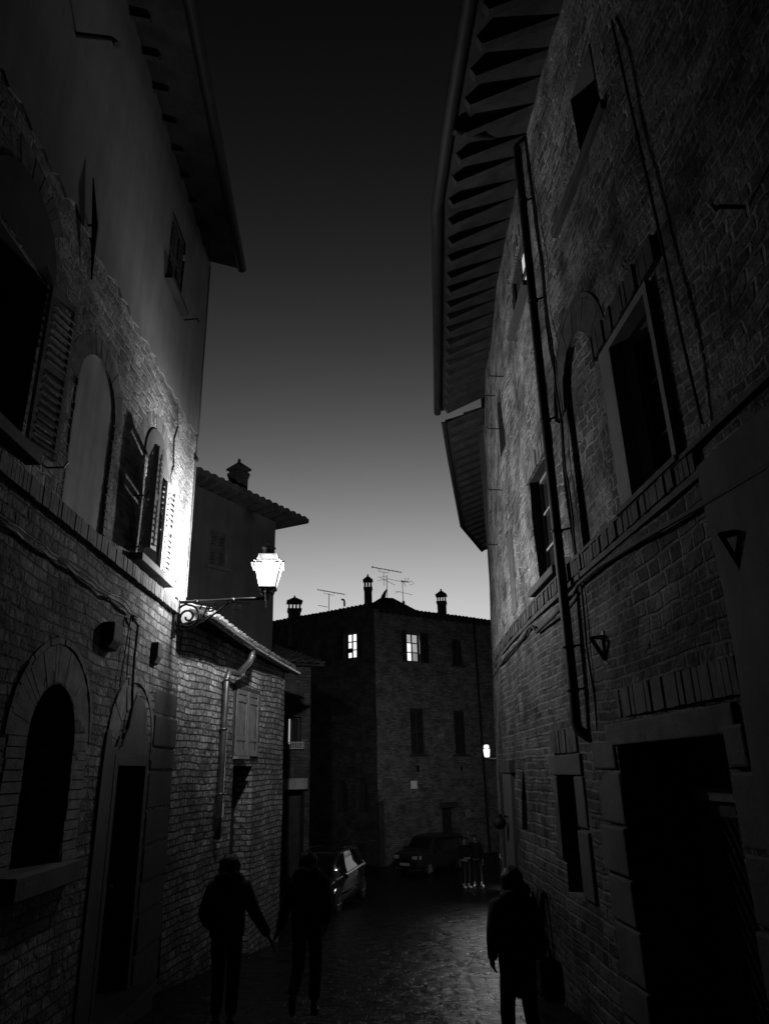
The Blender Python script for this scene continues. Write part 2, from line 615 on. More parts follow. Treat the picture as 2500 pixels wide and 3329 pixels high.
def inside(p, loop):
    x, y = p; c = False
    for (x0, y0), (x1, y1) in zip(loop, loop[1:] + loop[:1]):
        if (y0 > y) != (y1 > y) and x < (x1 - x0) * (y - y0) / (y1 - y0) + x0:
            c = not c
    return c


def facade(W, outline, holes, name, mat, parent, o=0.0, grid=.3, edge_depth=.08):
    """a sheet of wall with openings; its outer rim returns into the wall so that it has thickness"""
    def dens(loop):
        out = []
        for a, b in zip(loop, loop[1:] + loop[:1]):
            L = math.hypot(b[0] - a[0], b[1] - a[1]); n = max(1, int(L / grid))
            for i in range(n):
                out.append((a[0] + (b[0] - a[0]) * i / n, a[1] + (b[1] - a[1]) * i / n))
        return out
    loops = [dens(outline)] + [dens(h) for h in holes]
    pts = []; edges = []
    for lp in loops:
        b = len(pts); pts += lp
        edges += [(b + i, b + (i + 1) % len(lp)) for i in range(len(lp))]
    s0 = min(p[0] for p in outline); s1 = max(p[0] for p in outline)
    z0 = min(p[1] for p in outline); z1 = max(p[1] for p in outline)
    bound = list(pts)
    i = s0 + grid * .5
    cells = {}
    for p in bound:
        cells.setdefault((int(p[0] / .2), int(p[1] / .2)), []).append(p)

    def near(q):
        a, b = int(q[0] / .2), int(q[1] / .2)
        for da in (-1, 0, 1):
            for db in (-1, 0, 1):
                for p in cells.get((a + da, b + db), ()):
                    if abs(p[0] - q[0]) + abs(p[1] - q[1]) < .1:
                        return True
        return False
    while i < s1:
        k = z0 + grid * .5
        while k < z1:
            q = (i, k)
            if inside(q, outline) and not any(inside(q, h) for h in holes) and not near(q):
                pts.append(q)
            k += grid
        i += grid
    vv, ee, ff, ov, oe, of = delaunay_2d_cdt([V(p) for p in pts], edges, [], 0, 1e-5)
    mb = MB()
    uvs = []; vs = []
    for p in vv:
        s, z = p.x, p.y
        vs.append(W.P(s, z, o + W.wave(s, z))); uvs.append((s, z))
    faces = []
    for f in ff:
        cx = sum(vv[i].x for i in f) / len(f); cz = sum(vv[i].y for i in f) / len(f)
        if not inside((cx, cz), outline) or any(inside((cx, cz), h) for h in holes):
            continue
        a, b, c = (vs[i] for i in f[:3])
        if (b - a).cross(c - a).dot(W.n(cx)) < 0:
            f = list(reversed(f))
        faces.append(tuple(f))
    mb.add(vs, faces, uvs)
    # rim
    lp = loops[0]
    rv = []; ru = []; rf = []
    for s, z in lp:
        rv += [W.P(s, z, o + W.wave(s, z)), W.P(s, z, o - edge_depth)]
        ru += [(s, z), (s + edge_depth, z + edge_depth)]
    n = len(lp)
    for i in range(n):
        j = (i + 1) % n
        rf.append((2 * i, 2 * i + 1, 2 * j + 1, 2 * j))
    mb.add(rv, rf, ru)
    ob = mb.build(name, mat, parent, smooth=False, fix=False)
    me = ob.data
    nf = len(faces)
    for i, p in enumerate(me.polygons):
        p.use_smooth = i < nf
    return ob


def reveal(W, loop, d0, d1, mb, skip_bottom=False):
    """sides of an opening from depth d0 (out) to d1 (in)"""
    n = len(loop); vs = []; fs = []; uv = []
    for s, z in loop:
        a = W.wave(s, z) if d0 == 0 else 0
        vs += [W.P(s, z, d0 + a), W.P(s, z, d1)]
        uv += [(s, z), (s + abs(d1 - d0), z)]
    for i in range(n):
        j = (i + 1) % n
        fs.append((2 * i, 2 * j, 2 * j + 1, 2 * i + 1))
    mb.add(vs, fs, uv)


def panel(W, loop, d, mb):
    vs = [W.P(s, z, d) for s, z in loop]
    mb.add(vs, [tuple(range(len(loop)))], [(s, z) for s, z in loop])


def voussoirs(mb, W, c, zc, r0, r1, a0, a1, n, o0, o1, sq=1.0, jitter=.01):
    for i in range(n):
        b0 = a0 + (a1 - a0) * (i + .006) / n; b1 = a0 + (a1 - a0) * (i + .994) / n
        oo = o1 * .5 + random.uniform(-jitter, jitter) * .6
        vs = []
        for o in (o0, oo):
            for rr, b in ((r0, b0), (r1, b0), (r1, b1), (r0, b1)):
                vs.append(W.P(c + rr * math.cos(b), zc + rr * math.sin(b) * sq, o))
        mb.add(vs, [(3, 2, 1, 0), (4, 5, 6, 7), (0, 1, 5, 4), (1, 2, 6, 5), (2, 3, 7, 6), (3, 0, 4, 7)])


def soldiers(mb, W, s0, s1, z0, z1, o0, o1, pitch=.075, jitter=.012):
    s = s0
    while s < s1:
        w = pitch * random.uniform(.84, .95)
        j = random.uniform(-jitter, jitter)
        wbox(mb, W, s, min(s + w, s1), z0 + random.uniform(-.004, .004), z1 + j * .5, o0, o1 + j)
        s += pitch


def window(house, W, loop, depth, frame_mat, pane_mat, wall_mat, cols=2, rows=3, bar=.05, name='window', reveal_mat=None):
    """opening with its reveal, timber frame and panes"""
    mb = MB(); reveal(W, loop, 0.0, -depth, mb)
    win = mb.build(name, reveal_mat or wall_mat, house, fix=False)
    s0 = min(p[0] for p in loop); s1 = max(p[0] for p in loop); z0 = min(p[1] for p in loop); z1 = max(p[1] for p in loop)
    fb = MB()
    d0, d1 = -depth - .03, -depth + .03
    wbox(fb, W, s0 - .01, s0 + bar, z0, z1, d0, d1); wbox(fb, W, s1 - bar, s1 + .01, z0, z1, d0, d1)
    wbox(fb, W, s0 + bar, s1 - bar, z0, z0 + bar, d0, d1); wbox(fb, W, s0 + bar, s1 - bar, z1 - bar, z1 + .01, d0, d1)
    for i in range(1, cols):
        s = s0 + (s1 - s0) * i / cols
        wbox(fb, W, s - bar * .6, s + bar * .6, z0 + bar, z1 - bar, d0, d1 + .004)
    for i in range(1, rows):
        z = z0 + (z1 - z0) * i / rows
        wbox(fb, W, s0 + bar, s1 - bar, z - .016, z + .016, d0, d1 - .01)
    fb.build('frame', frame_mat, win)
    pb = MB(); panel(W, loop, -depth - .012, pb)
    pb.build('pane', pane_mat, win, fix=False)
    return win


def leaf(mb, O, d, m, w, h, thick=.035, pitch=.07, tilt=52):
    """louvred shutter leaf: O hinge foot, d across, m its face normal"""
    O, d, m = V(O), V(d).normalized(), V(m).normalized()
    st = .055
    for x0, x1 in ((0, st), (w - st, w)):
        mb.box(O, d, m, UP, (x0, x1), (-thick / 2, thick / 2), (0, h))
    for z0, z1 in ((0, .08), (h - .08, h), (h * .48, h * .48 + .07)):
        mb.box(O, d, m, UP, (st, w - st), (-thick / 2 + .002, thick / 2 - .002), (z0, z1))
    z = .1; ct, sn = math.cos(rad(tilt)), math.sin(rad(tilt))
    Y = m * ct - UP * sn; Z = UP * ct + m * sn
    while z < h - .1:
        if not (h * .48 - .03 < z < h * .48 + .09):
            mb.box(O + UP * z, d, Y, Z, (st - .005, w - st + .005), (-.062, .062), (-.006, .006))
        z += pitch


def closed_shutters(parent, W, s0, s1, z0, z1, o, mat, leaves=2, name='shutter'):
    out = None
    for i in range(leaves):
        a = s0 + (s1 - s0) * i / leaves + .006; b = s0 + (s1 - s0) * (i + 1) / leaves - .006
        mb = MB()
        n = W.n((a + b) / 2); d = (W.P(b, 0) - W.P(a, 0)).normalized()
        leaf(mb, W.P(a, z0, o), d, n, b - a, z1 - z0, .035, .09)
        panel(W, rect(a + .03, b - .03, z0 + .03, z1 - .03), o - .03, mb)
        out = mb.build(name, mat, parent)
    return out


def tile_roof(mb, A, B, up, L, period=.24, rise=.055, row=.4, thick=.05, mitre=0.0):
    """barrel tiles from eave edge A-B running up the vector `up` for L metres"""
    A, B, up = V(A), V(B), V(up).normalized()
    ex = (B - A); W_ = ex.length; ex.normalize()
    nrm = ex.cross(up); nrm = nrm if nrm.z > 0 else -nrm
    nx = max(4, int(W_ / (period / 6))); ny = max(1, int(L / row))
    rows = []
    for j in range(ny):
        for v in (0.0, 1.0):
            r = []
            for i in range(nx + 1):
                h_ = (j + v) * L / ny
                x = mitre * h_ + (W_ - mitre * h_) * i / nx
                k = abs(math.sin(math.pi * x / period + .6))
                jit = .012 * math.sin(x * 9.1 + j * 3.3) + .02 * math.sin(x * 1.3 + j)
                z = k ** .8 * rise + (.035 if v == 0 else 0.0) + jit * .6
                r.append(A + ex * x + up * ((j + v) * L / ny + (jit if v == 0 else 0) * 1.2) + nrm * z)
            rows.append(r)
    vs = [p for r in rows for p in r]; n = nx + 1; fs = []
    for j in range(len(rows) - 1):
        for i in range(nx):
            fs.append((j * n + i, j * n + i + 1, (j + 1) * n + i + 1, (j + 1) * n + i))
    mb.add(vs, fs)
    lo = [p - nrm * (thick + .01) for p in rows[0]]
    b = MB(); b.add(rows[0] + lo, [(i, n + i, n + i + 1, i + 1) for i in range(nx)])
    mb.add(b.v, b.f)
    c = [A, A + ex * W_, A + ex * W_ + up * L, A + ex * (mitre * L) + up * L]
    mb.prism([p - nrm * .004 for p in c], -nrm * (thick - .004))


def half_gutter(mb, pts, r=.075, t=.010, cap=True):
    pts = [V(p) for p in pts]
    vs = []; fs = []; n = 12
    for i, p in enumerate(pts):
        d = (pts[min(i + 1, len(pts) - 1)] - pts[max(i - 1, 0)]).normalized()
        x = d.cross(UP).normalized()
        for rr in (r, r - t):
            for k in range(n + 1):
                a = math.pi + math.pi * k / n
                vs.append(p + x * rr * math.cos(a) + UP * rr * math.sin(a))
    m = 2 * (n + 1)
    for i in range(len(pts) - 1):
        a = i * m; b = a + m
        for k in range(n):
            fs.append((a + k, a + k + 1, b + k + 1, b + k))
            fs.append((a + n + 1 + k, b + n + 1 + k, b + n + 2 + k, a + n + 2 + k))
        for k in (0, n):
            fs.append((a + k, b + k, b + n + 1 + k, a + n + 1 + k))
    mb.add(vs, fs)
    if cap:
        for p, q in ((pts[0], pts[1]), (pts[-1], pts[-2])):
            d = (q - p).normalized()
            x = d.cross(UP).normalized()
            ring = [p + x * r * math.cos(math.pi + math.pi * k / n) + UP * r * math.sin(math.pi + math.pi * k / n) for k in range(n + 1)]
            mb.prism(ring, d * .008)
    for p in pts[1:-1]:
        pass


def chimney(parent, c, w, h, open_h, cap_h, mat, pillars=4, ang=0.0, thick=.12):
    """masonry stack with a band, short pillars and a pointed tile cap, as one piece of the roof"""
    mb = MB(); c = V(c)
    X = V((math.cos(ang), math.sin(ang), 0)); Y = V((-math.sin(ang), math.cos(ang), 0))
    a = w / 2
    mb.box(c, X, Y, UP, (-a, a), (-a, a), (-1.6, h))
    mb.box(c, X, Y, UP, (-a * 1.18, a * 1.18), (-a * 1.18, a * 1.18), (h, h + .10))
    mb.box(c, X, Y, UP, (-a * 1.08, a * 1.08), (-a * 1.08, a * 1.08), (h - .08, h - .001))
    z0 = h + .1
    k = pillars
    for i in range(k):
        for j in range(k):
            if 0 < i < k - 1 and 0 < j < k - 1:
                continue
            px = -a + thick / 2 + (2 * a - thick) * i / (k - 1); py = -a + thick / 2 + (2 * a - thick) * j / (k - 1)
            if k > 2 and i not in (0, k - 1) and j not in (0, k - 1):
                continue
            mb.box(c + X * px + Y * py, X, Y, UP, (-thick / 2, thick / 2), (-thick / 2, thick / 2), (z0 - .002, z0 + open_h))
    z1 = z0 + open_h
    e = a * 1.32
    base = [c + X * x * e + Y * y * e + UP * z1 for x, y in ((-1, -1), (1, -1), (1, 1), (-1, 1))]
    low = [p + UP * .05 for p in base]
    tip = c + UP * (z1 + cap_h)
    vs = base + low + [tip]
    mb.add(vs, [(3, 2, 1, 0), (0, 1, 5, 4), (1, 2, 6, 5), (2, 3, 7, 6), (3, 0, 4, 7), (4, 5, 8), (5, 6, 8), (6, 7, 8), (7, 4, 8)])
    mb.lathe([(.05, -.02), (.045, .06), (.0, .1)], 8, tip)
    return mb.build('chimney', mat, parent)


def offset_line(A, B, o):
    d = (B - A).normalized(); n = V((d.y, -d.x, 0))
    return A + n * o, B + n * o


def curl(c, d, n, r0, r1, a0, a1, k=26):
    """spiral in the plane d (across) and UP around c"""
    c, d = V(c), V(d)
    out = []
    for i in range(k + 1):
        f = i / k; a = a0 + (a1 - a0) * f; r = r0 + (r1 - r0) * f
        out.append(c + d * (r * math.cos(a)) + UP * (r * math.sin(a)))
    return out


# ================================================================== LEFT: tall brick and plaster townhouse
LW = Wall([(-3.0, -3), (-3.08, 3), (-3.2, 8), (-3.263, 11.15)], 1, None, .012, 1.0)
S_END = LW.acc[-1]
town = thing('townhouse', 'tall townhouse, brick below and plaster above, louvred shutters beside the lit lantern', 'house', (-3.2, 5.0, gz(5)))

h_arch = arch(9.42, 10.42, -.74, .36, .5)
h_door = [(11.72, -3.2), (12.76, -3.2), (12.76, .13), (11.72, .13)]
facade(LW, rect(0, S_END, -4.2, 2.34), [h_arch, h_door], 'lower_wall', M['brick_left'], town, 0, .28)

h_w1 = rect(7.35, 8.5, 2.72, 4.36)
h_n = arch(9.42, 10.5, 2.56, 3.95, .52)
h_w2 = rect(11.74, 12.50, 2.66, 4.08)
facade(LW, rect(0, S_END, 2.5, 5.75), [h_w1, h_n, h_w2], 'middle_wall', M['rough_left'], town, 0, .28)
h_uw = rect(11.75, 12.52, 7.08, 8.36)
h_uw2 = rect(7.7, 8.5, 7.3, 8.6)
_edge = [(S_END + .02 - i * .11, 5.56 + .035 * math.sin(i * 1.7) + .03 * math.sin(i * .53 + 1) + random.uniform(-.02, .02)) for i in range(1, int(S_END / .11))]
facade(LW, [(S_END + .02, 5.56), (S_END + .02, 9.4), (0, 9.4), (0, 5.56)] + list(reversed(_edge)), [h_uw], 'plaster_wall', M['plaster'], town, .025, .4)

# string course of upright bricks
mb = MB(); soldiers(mb, LW, 0.2, S_END, 2.33, 2.50, -.05, .075, .066, .006); mb.build('string_course', M['brick_piece'], town)
mb = MB(); wbox(mb, LW, 0.2, S_END, 2.50, 2.53, -.05, .03); mb.build('string_course_ledge', M['brick_piece_dark'], town)
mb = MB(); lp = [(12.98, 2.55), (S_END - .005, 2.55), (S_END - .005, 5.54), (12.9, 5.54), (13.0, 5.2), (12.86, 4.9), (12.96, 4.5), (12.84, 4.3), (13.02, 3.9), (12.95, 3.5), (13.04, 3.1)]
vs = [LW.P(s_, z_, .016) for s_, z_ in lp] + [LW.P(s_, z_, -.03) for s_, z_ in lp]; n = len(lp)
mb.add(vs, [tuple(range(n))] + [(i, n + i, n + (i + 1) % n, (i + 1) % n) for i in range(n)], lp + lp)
mb.build('painted_glow_patch', M['painted_glow'], town)  # wall beside the lantern, its burnt-out brightness painted in as a paler patch
# end wall and rear so that the house is a solid
mb = MB()
E0 = LW.P(S_END, 0, .0)
def quad(mb, a, b, z0, z1):
    L = (V(b) - V(a)).length
    mb.add([(a[0], a[1], z0), (b[0], b[1], z0), (b[0], b[1], z1), (a[0], a[1], z1)], [(0, 1, 2, 3)], [(0, z0), (L, z0), (L, z1), (0, z1)])
quad(mb, (E0.x, E0.y - .01), (-11, 11.3), -4.6, 9.4); quad(mb, (-11, 11.3), (-11, -3), -4.6, 9.4); quad(mb, (-11, -3), (-3, -3), -4.6, 9.4)
mb.build('side_wall', M['plaster'], town, fix=False)

# arched ground floor window with brick surround
win = window(town, LW, h_arch, .42, M['wood_dark'], M['glass'], M['brick_left'], 1, 1, .07)
mb = MB(); wbox(mb, LW, 9.3, 10.68, -.93, -.742, -.40, .13); mb.build('sill', M['stone_dark'], win, bevel=.012)
mb = MB(); wbox(mb, LW, 9.46, 9.98, -.70, .3, -.40, -.36); wbox(mb, LW, 9.44, 10.40, .20, .27, -.41, -.33); mb.build('shutter', M['shutter_dark'], win)
mb = MB(); voussoirs(mb, LW, 9.92, .36, .515, .86, 0, math.pi, 30, -.04, .012, 1.0, .006)
for s_ in (9.06, 10.43):
    for k in range(12):
        if -.74 + k * .09 < .34:
            wbox(mb, LW, s_ + random.uniform(-.02, .02), s_ + .34, -.74 + k * .092, -.74 + k * .092 + .08, -.04, .012 + random.uniform(-.006, .006))
voussoirs(mb, LW, 9.92, .36, .875, .93, 0, math.pi, 26, -.04, .03)
mb.build('brick_arch', M['brick_piece'], town)

# door with plastered tympanum, stone frame and step
dm = MB(); reveal(LW, h_door, 0, -.30, dm); door = dm.build('door', M['plaster_grey'], town, fix=False)
mb = MB()
for k in range(5):
    wbox(mb, LW, 11.73 + k * .206, 11.73 + k * .206 + .196, -2.4, .12, -.34, -.28)
mb.build('door_leaf', M['wood_dark'], door)
mb = MB(); mb.tube([LW.P(12.55, -1.25, -.28), LW.P(12.55, -1.25, -.22)], .025); mb.ellipsoid(LW.P(12.55, -1.25, -.2), .035, .035, .035); mb.build('handle', M['iron'], door)
mb = MB()
wbox(mb, LW, 11.60, 11.72, -2.5, .26, -.12, .035); wbox(mb, LW, 12.76, 12.87, -2.5, .26, -.12, .035); wbox(mb, LW, 11.72, 12.76, .13, .26, -.12, .034)
mb.build('door_frame', M['stone_dark'], door, bevel=.006)
mb = MB()
loop = [(11.20, -2.9), (11.60, -2.9), (11.60, .262), (12.86, .262), (12.84, .36), (12.72, .52), (12.60, .80), (12.42, .96), (12.2, .98), (12.08, .86), (11.94, .55), (11.78, .42), (11.70, .46), (11.62, .34), (11.50, .30), (11.40, .52), (11.28, .5), (11.24, .1)]
vs = [LW.P(s, z, .028) for s, z in loop] + [LW.P(s, z, -.03) for s, z in loop]; n = len(loop)
mb.add(vs, [tuple(range(n))] + [(i, n + i, n + (i + 1) % n, (i + 1) % n) for i in range(n)], loop + loop)
ty = mb.build('door_plaster', M['plaster_grey'], door, fix=True)
mb = MB(); voussoirs(mb, LW, 12.18, .33, .80, .885, -.15, math.pi + .1, 24, -.04, .04); mb.build('brick_arch', M['brick_piece'], town)
mb = MB(); voussoirs(mb, LW, 12.18, .33, .50, .79, .05, math.pi - .05, 26, -.04, .008, 1.0, .006); mb.build('brick_arch', M['brick_piece'], town)
mb = MB(); wbox(mb, LW, 11.5, 12.95, -2.75, -2.36, -.3, .30); mb.build('step', M['stone_dark'], door, bevel=.015)
# rough stone quoins between the door and the corner
mb = MB(); z = -2.9
while z < 1.0:
    hh = random.uniform(.28, .5)
    wbox(mb, LW, 13.02 + random.uniform(-.03, .02), S_END - .01, z, z + hh - .025, -.05, .022 + random.uniform(-.012, .018))
    z += hh
mb.build('corner_stone', M['stone_dark'], town, bevel=.02)
# projecting stone corbels
for s0, s1, z0, z1 in ((10.86, 11.16, 1.36, 1.66), (12.66, 12.86, 1.44, 1.74)):
    mb = MB()
    pr = .15 if s0 < 12 else .12; P = [(0, z1), (pr, z1), (pr, z0 + .10), (pr * .6, z0), (0, z0)]
    ring0 = [LW.P(s0, z, o - .02) for o, z in P]; ring1 = [LW.P(s1, z, o - .02) for o, z in P]
    mb.add(ring0 + ring1, [(0, 1, 2, 3, 4), (9, 8, 7, 6, 5)] + [(i, (i + 1) % 5, 5 + (i + 1) % 5, 5 + i) for i in range(5)])
    mb.build('corbel', M['stone_dark'], town, bevel=.02)

# big window at the near end, its leaf swung back to the wall
win = window(town, LW, h_w1, .36, M['wood_dark'], M['glass'], M['plaster_grey'], 2, 1, .06)
def swung(Wl, hinge_s, z0, z1, w, ang_out, direction, parent, mat, o=.05):
    """leaf opened flat against the wall: direction -1 lies back towards smaller s"""
    t = Wl.t(hinge_s) * direction; nn = Wl.n(hinge_s)
    d = t * math.cos(rad(ang_out)) + nn * math.sin(rad(ang_out))
    m = nn * math.cos(rad(ang_out)) - t * math.sin(rad(ang_out))
    q = MB(); leaf(q, Wl.P(hinge_s, z0, o), d, m, w, z1 - z0, .04, .082, 55)
    return q.build('shutter', mat, parent)
swung(LW, 8.50, 2.74, 4.40, .40, 13, 1, win, M['shutter'])
swung(LW, 7.33, 2.74, 4.40, .58, 12, -1, win, M['shutter'])
mb = MB(); wbox(mb, LW, 7.2, 8.66, 2.60, 2.718, -.34, .14); mb.build('sill', M['stone_dark'], win, bevel=.01)
mb = MB(); loop = arch(7.3, 8.62, 4.40, 4.5, .62)
vs = [LW.P(s, z, .022) for s, z in loop]; mb.add(vs, [tuple(range(len(loop)))], loop); mb.build('tympanum', M['plaster_grey'], win, fix=False)
mb = MB(); voussoirs(mb, LW, 7.96, 4.5, .66, .94, 0, math.pi, 30, -.04, .008, .95, .006); mb.build('brick_arch', M['brick_piece'], town)
# blind arch, smooth plaster inside
mb = MB(); reveal(LW, h_n, 0, -.03, mb); panel(LW, h_n, -.03, mb); mb.build('blind_arch', M['plaster_pale'], town, fix=False)
mb = MB(); voussoirs(mb, LW, 9.96, 3.95, .545, .80, 0, math.pi, 26, -.04, .008, .96, .006)
for s_ in (9.40, 10.51):
    for k in range(14):
        wbox(mb, LW, s_ - (.012 if s_ < 10 else 0), s_ + (.0 if s_ < 10 else .09), 2.58 + k * .097, 2.58 + k * .097 + .083, -.06, .01 + random.uniform(-.006, .006))
mb.build('brick_arch', M['brick_piece'], town)
# shuttered window beside the lantern
win = window(town, LW, h_w2, .26, M['wood_dark'], M['glass'], M['plaster_pale'], 2, 1, .06)
swung(LW, 11.72, 2.68, 4.10, .42, 27, -1, win, M['shutter'])
# its narrow folding part, turned back towards the lamp
_t = LW.t(11.3); _n = LW.n(11.3)
q = MB(); leaf(q, LW.P(11.36, 2.68, .27), _t * math.cos(rad(6)) + _n * math.sin(rad(6)), _n * math.cos(rad(6)) - _t * math.sin(rad(6)), .17, 1.40, .03, .082, 55)
q.build('shutter', M['shutter'], win)
swung(LW, 12.54, 2.68, 4.06, .34, 8, 1, win, M['shutter'])
mb = MB(); wbox(mb, LW, 11.45, 12.92, 2.555, 2.655, -.24, .17); mb.build('sill', M['stone'], win, bevel=.01)
mb = MB(); loop = arch(11.60, 12.64, 4.10, 4.16, .50)
vs = [LW.P(s, z, .022) for s, z in loop]; mb.add(vs, [tuple(range(len(loop)))], loop); mb.build('tympanum', M['plaster_grey'], win, fix=False)
mb = MB(); voussoirs(mb, LW, 12.12, 4.16, .56, .78, 0, math.pi, 26, -.04, .010, .95, .006); mb.build('brick_arch', M['brick_piece'], town)
# shutter stays (small iron catches)
mb = MB()
for s_, z_ in ((11.25, 2.66), (11.35, 3.38), (12.98, 2.66), (9.02, 2.74)):
    mb.tube([LW.P(s_, z_, 0), LW.P(s_, z_, .17), LW.P(s_, z_ + .06, .2)], .010, 6)
mb.build('shutter_catch', M['iron'], town)
# upper window, dark closed shutters set in, with a little ledge
win = window(town, LW, h_uw, .10, M['shutter_dark'], M['room'], M['plaster'], 2, 1, .05)
closed_shutters(win, LW, 11.76, 12.51, 7.10, 8.34, -.02, M['shutter_dark'])
mb = MB(); wbox(mb, LW, 11.66, 12.6, 7.0, 7.078, -.05, .14); mb.build('sill', M['stone_dark'], win)
# iron hooks and a tie bar on the plaster
mb = MB(); mb.tube([LW.P(12.80, 7.06, 0), LW.P(12.82, 7.10, .22), LW.P(12.84, 7.04, .26)], .014, 6); mb.build('hook', M['iron'], town)
mb = MB(); mb.tube([LW.P(8.2, 7.35, 0), LW.P(8.3, 7.42, .36), LW.P(8.31, 7.34, .42)], [.03, .026, .04], 8); mb.build('hook', M['iron'], town)
mb = MB(); mb.tube([LW.P(8.96, 6.18, .06), LW.P(9.1, 5.65, .09), LW.P(9.26, 5.06, .06)], [.006, .035, .008], 6)
mb.tube([LW.P(9.1, 5.65, -.03), LW.P(9.1, 5.65, .09)], .015, 6); mb.build('tie_bar', M['iron'], town)
# cables
mb = MB(); pts = []
for i in range(40):
    s = 5 + (11.62 - 5) * i / 39
    pts.append(LW.P(s, 2.02 - .012 * (s - 5) - .03 * abs(math.sin(i * .35)) + random.uniform(-.008, .008), .045 + .015 * math.sin(i * 1.9)))
mb.tube(pts, .014, 6); pts2 = [p + V((.02, 0, .035 + .012 * math.sin(i * .9))) for i, p in enumerate(pts)]
mb.tube(pts2, .009, 6); mb.build('cable', M['cable_pale'], town)
mb = MB(); mb.tube([LW.P(11.62, 1.88, .05), LW.P(11.85, 1.80, .06), LW.P(11.86, 1.4, .05), LW.P(11.9, 1.0, .05), LW.P(11.96, .8, .05), LW.P(11.9, .55, .045), LW.P(11.74, .36, .045), LW.P(11.7, .34, .02)], .016, 6)
mb.tube([LW.P(11.6, 1.90, .05), LW.P(11.58, 1.5, .03), LW.P(11.5, 1.0, .03)], .008, 6)
for k in range(7):
    a = V((random.uniform(-.05, .05), random.uniform(-.06, .06), random.uniform(-.05, .05)))
    mb.tube([LW.P(11.62, 1.88, .05) + a * .3, LW.P(11.66, 1.86, .07) + a], .007, 5)
mb.build('cable', M['cable'], town)
mb = MB(); mb.tube([LW.P(S_END - .06, z_ * 1.0, .035) for z_ in (2.7, 4, 5.3, 5.56, 6, 7.5, 9.2)], .012, 6); mb.build('cable', M['cable_pale'], town)
mb = MB(); mb.abox(LW.P(S_END - .1, 5.12, .05), .05, .10, .06); mb.build('junction_box', M['cable'], town)

# roof: soffit, rafters, tiles and a round gutter
def ll(y):
    return V((-2.66 + .068 * (11.04 - y), y, 9.1))
mb = MB()
ya, yb = -2.5, 11.05
A, B = ll(ya), ll(yb)
up = V((-1, 0, .33))
tile_roof(mb, A + V((-.02, 0, .06)), B + V((-.02, 0, .06)), up, 5.0, .26, .06, .45)
roof = mb.build('roof', M['tile_dark'], town)
mb = MB(); mb.add([A, B, B + V((-.95, 0, .34)), A + V((-.95, 0, .34))], [(0, 1, 2, 3)]); mb.build('soffit', M['soffit'], roof, fix=False)
mb = MB(); half_gutter(mb, [ll(y) + V((.05, 0, .03)) for y in (-2.5, 2, 6, 9, 11.1)], .085); mb.build('gutter', M['copper_dark'], roof, smooth=True)
y = 2.2
while y < 11:
    mb = MB(); p = ll(y); mb.box(p + V((-.04, 0, -.02)), V((-1, 0, .33)).normalized(), (0, 1, 0), V((.33, 0, 1)).normalized(), (.5, .92), (-.035, .035), (-.05, .01))
    mb.build('rafter', M['wood_roof'], roof); y += .52


# ================================================================== lantern on its wrought iron bracket
LC = V((-1.82, 10.52, 2.56))
lamp = thing('street_lantern', 'glowing four-sided street lantern on a scrolled iron wall bracket', 'street lamp', (-3.2, 10.6, 2.5))
mb = MB(); mb.box((-3.235, 10.60, 2.24), (1, 0, 0), (0, 1, 0), UP, (-.02, .02), (-.05, .05), (-.28, .34)); mb.build('wall_plate', M['iron'], lamp)
mb = MB(); mb.tube([(-3.23, 10.60, 2.50), (-2.2, 10.55, 2.515), LC + V((0, 0, -.05))], .024, 10)
for f in (.22, .62):
    c = V((-3.23, 10.60, 2.50)).lerp(LC + V((0, 0, -.05)), f); mb.lathe([(.024, -.03), (.036, -.02), (.036, .02), (.024, .03)], 10, c, (1, .06, 0))
mb.build('arm', M['iron'], lamp, smooth=True)
mb = MB(); d = V((1, -.05, 0)).normalized(); B0 = V((-3.2, 10.60, 2.27))
mb.tube(curl(B0 + d * .17, d, None, .185, .030, rad(95), rad(95 - 640), 60), .018, 6)
mb.tube(curl(B0 + d * .17 + UP * .0, d, None, .20, .205, rad(95), rad(265), 16), .018, 6)
mb.tube([B0 + d * .02 + UP * .2, B0 + d * .03 + UP * 0, B0 + d * .05 - UP * .2], .019, 6)
mb.tube([B0 + d * .05 - UP * .16, B0 + d * .0 - UP * .21, B0 + d * .02 - UP * .26, B0 + d * .07 - UP * .25], .016, 6)
mb.tube([B0 + d * .15 - UP * .20, B0 + d * .42 - UP * .08, B0 + d * .62 + UP * .06, B0 + d * .80 + UP * .20], .017, 6)
mb.tube([B0 + d * .36 + UP * .04, B0 + d * .40 - UP * .02, B0 + d * .47 + UP * .18], .016, 6)
mb.tube([B0 + d * .34 + UP * .1, B0 + d * .37 + UP * .17, B0 + d * .33 + UP * .21], .015, 6)
mb.tube(curl(B0 + d * .52 + UP * .14, d, None, .07, .015, rad(-120), rad(-120 + 420), 30), .015, 6)
mb.tube(curl(B0 + d * .36 - UP * .06, d, None, .05, .012, rad(90), rad(90 - 420), 24), .015, 6)
for i in range(6):
    mb.ellipsoid(B0 + d * (.36 + .03 * i) - UP * (.075 - .018 * i), .014, .014, .014, 6, 5)
mb.tube(curl(B0 + d * .92 + UP * .13, d, None, .07, .02, rad(60), rad(60 - 460), 30), .006, 6)
mb.tube([B0 + d * .62 + UP * .08, B0 + d * .75 + UP * .18, B0 + d * .92 + UP * .20, B0 + d * 1.1 + UP * .16, B0 + d * 1.15 + UP * .19], .006, 6)
mb.build('scroll_bracket', M['iron'], lamp, smooth=True)
def sq(c, a, z, rot=rad(6)):
    return [c + V((math.cos(rot) * x - math.sin(rot) * y, math.sin(rot) * x + math.cos(rot) * y, 0)) * a + UP * z for x, y in ((-1, -1), (1, -1), (1, 1), (-1, 1))]
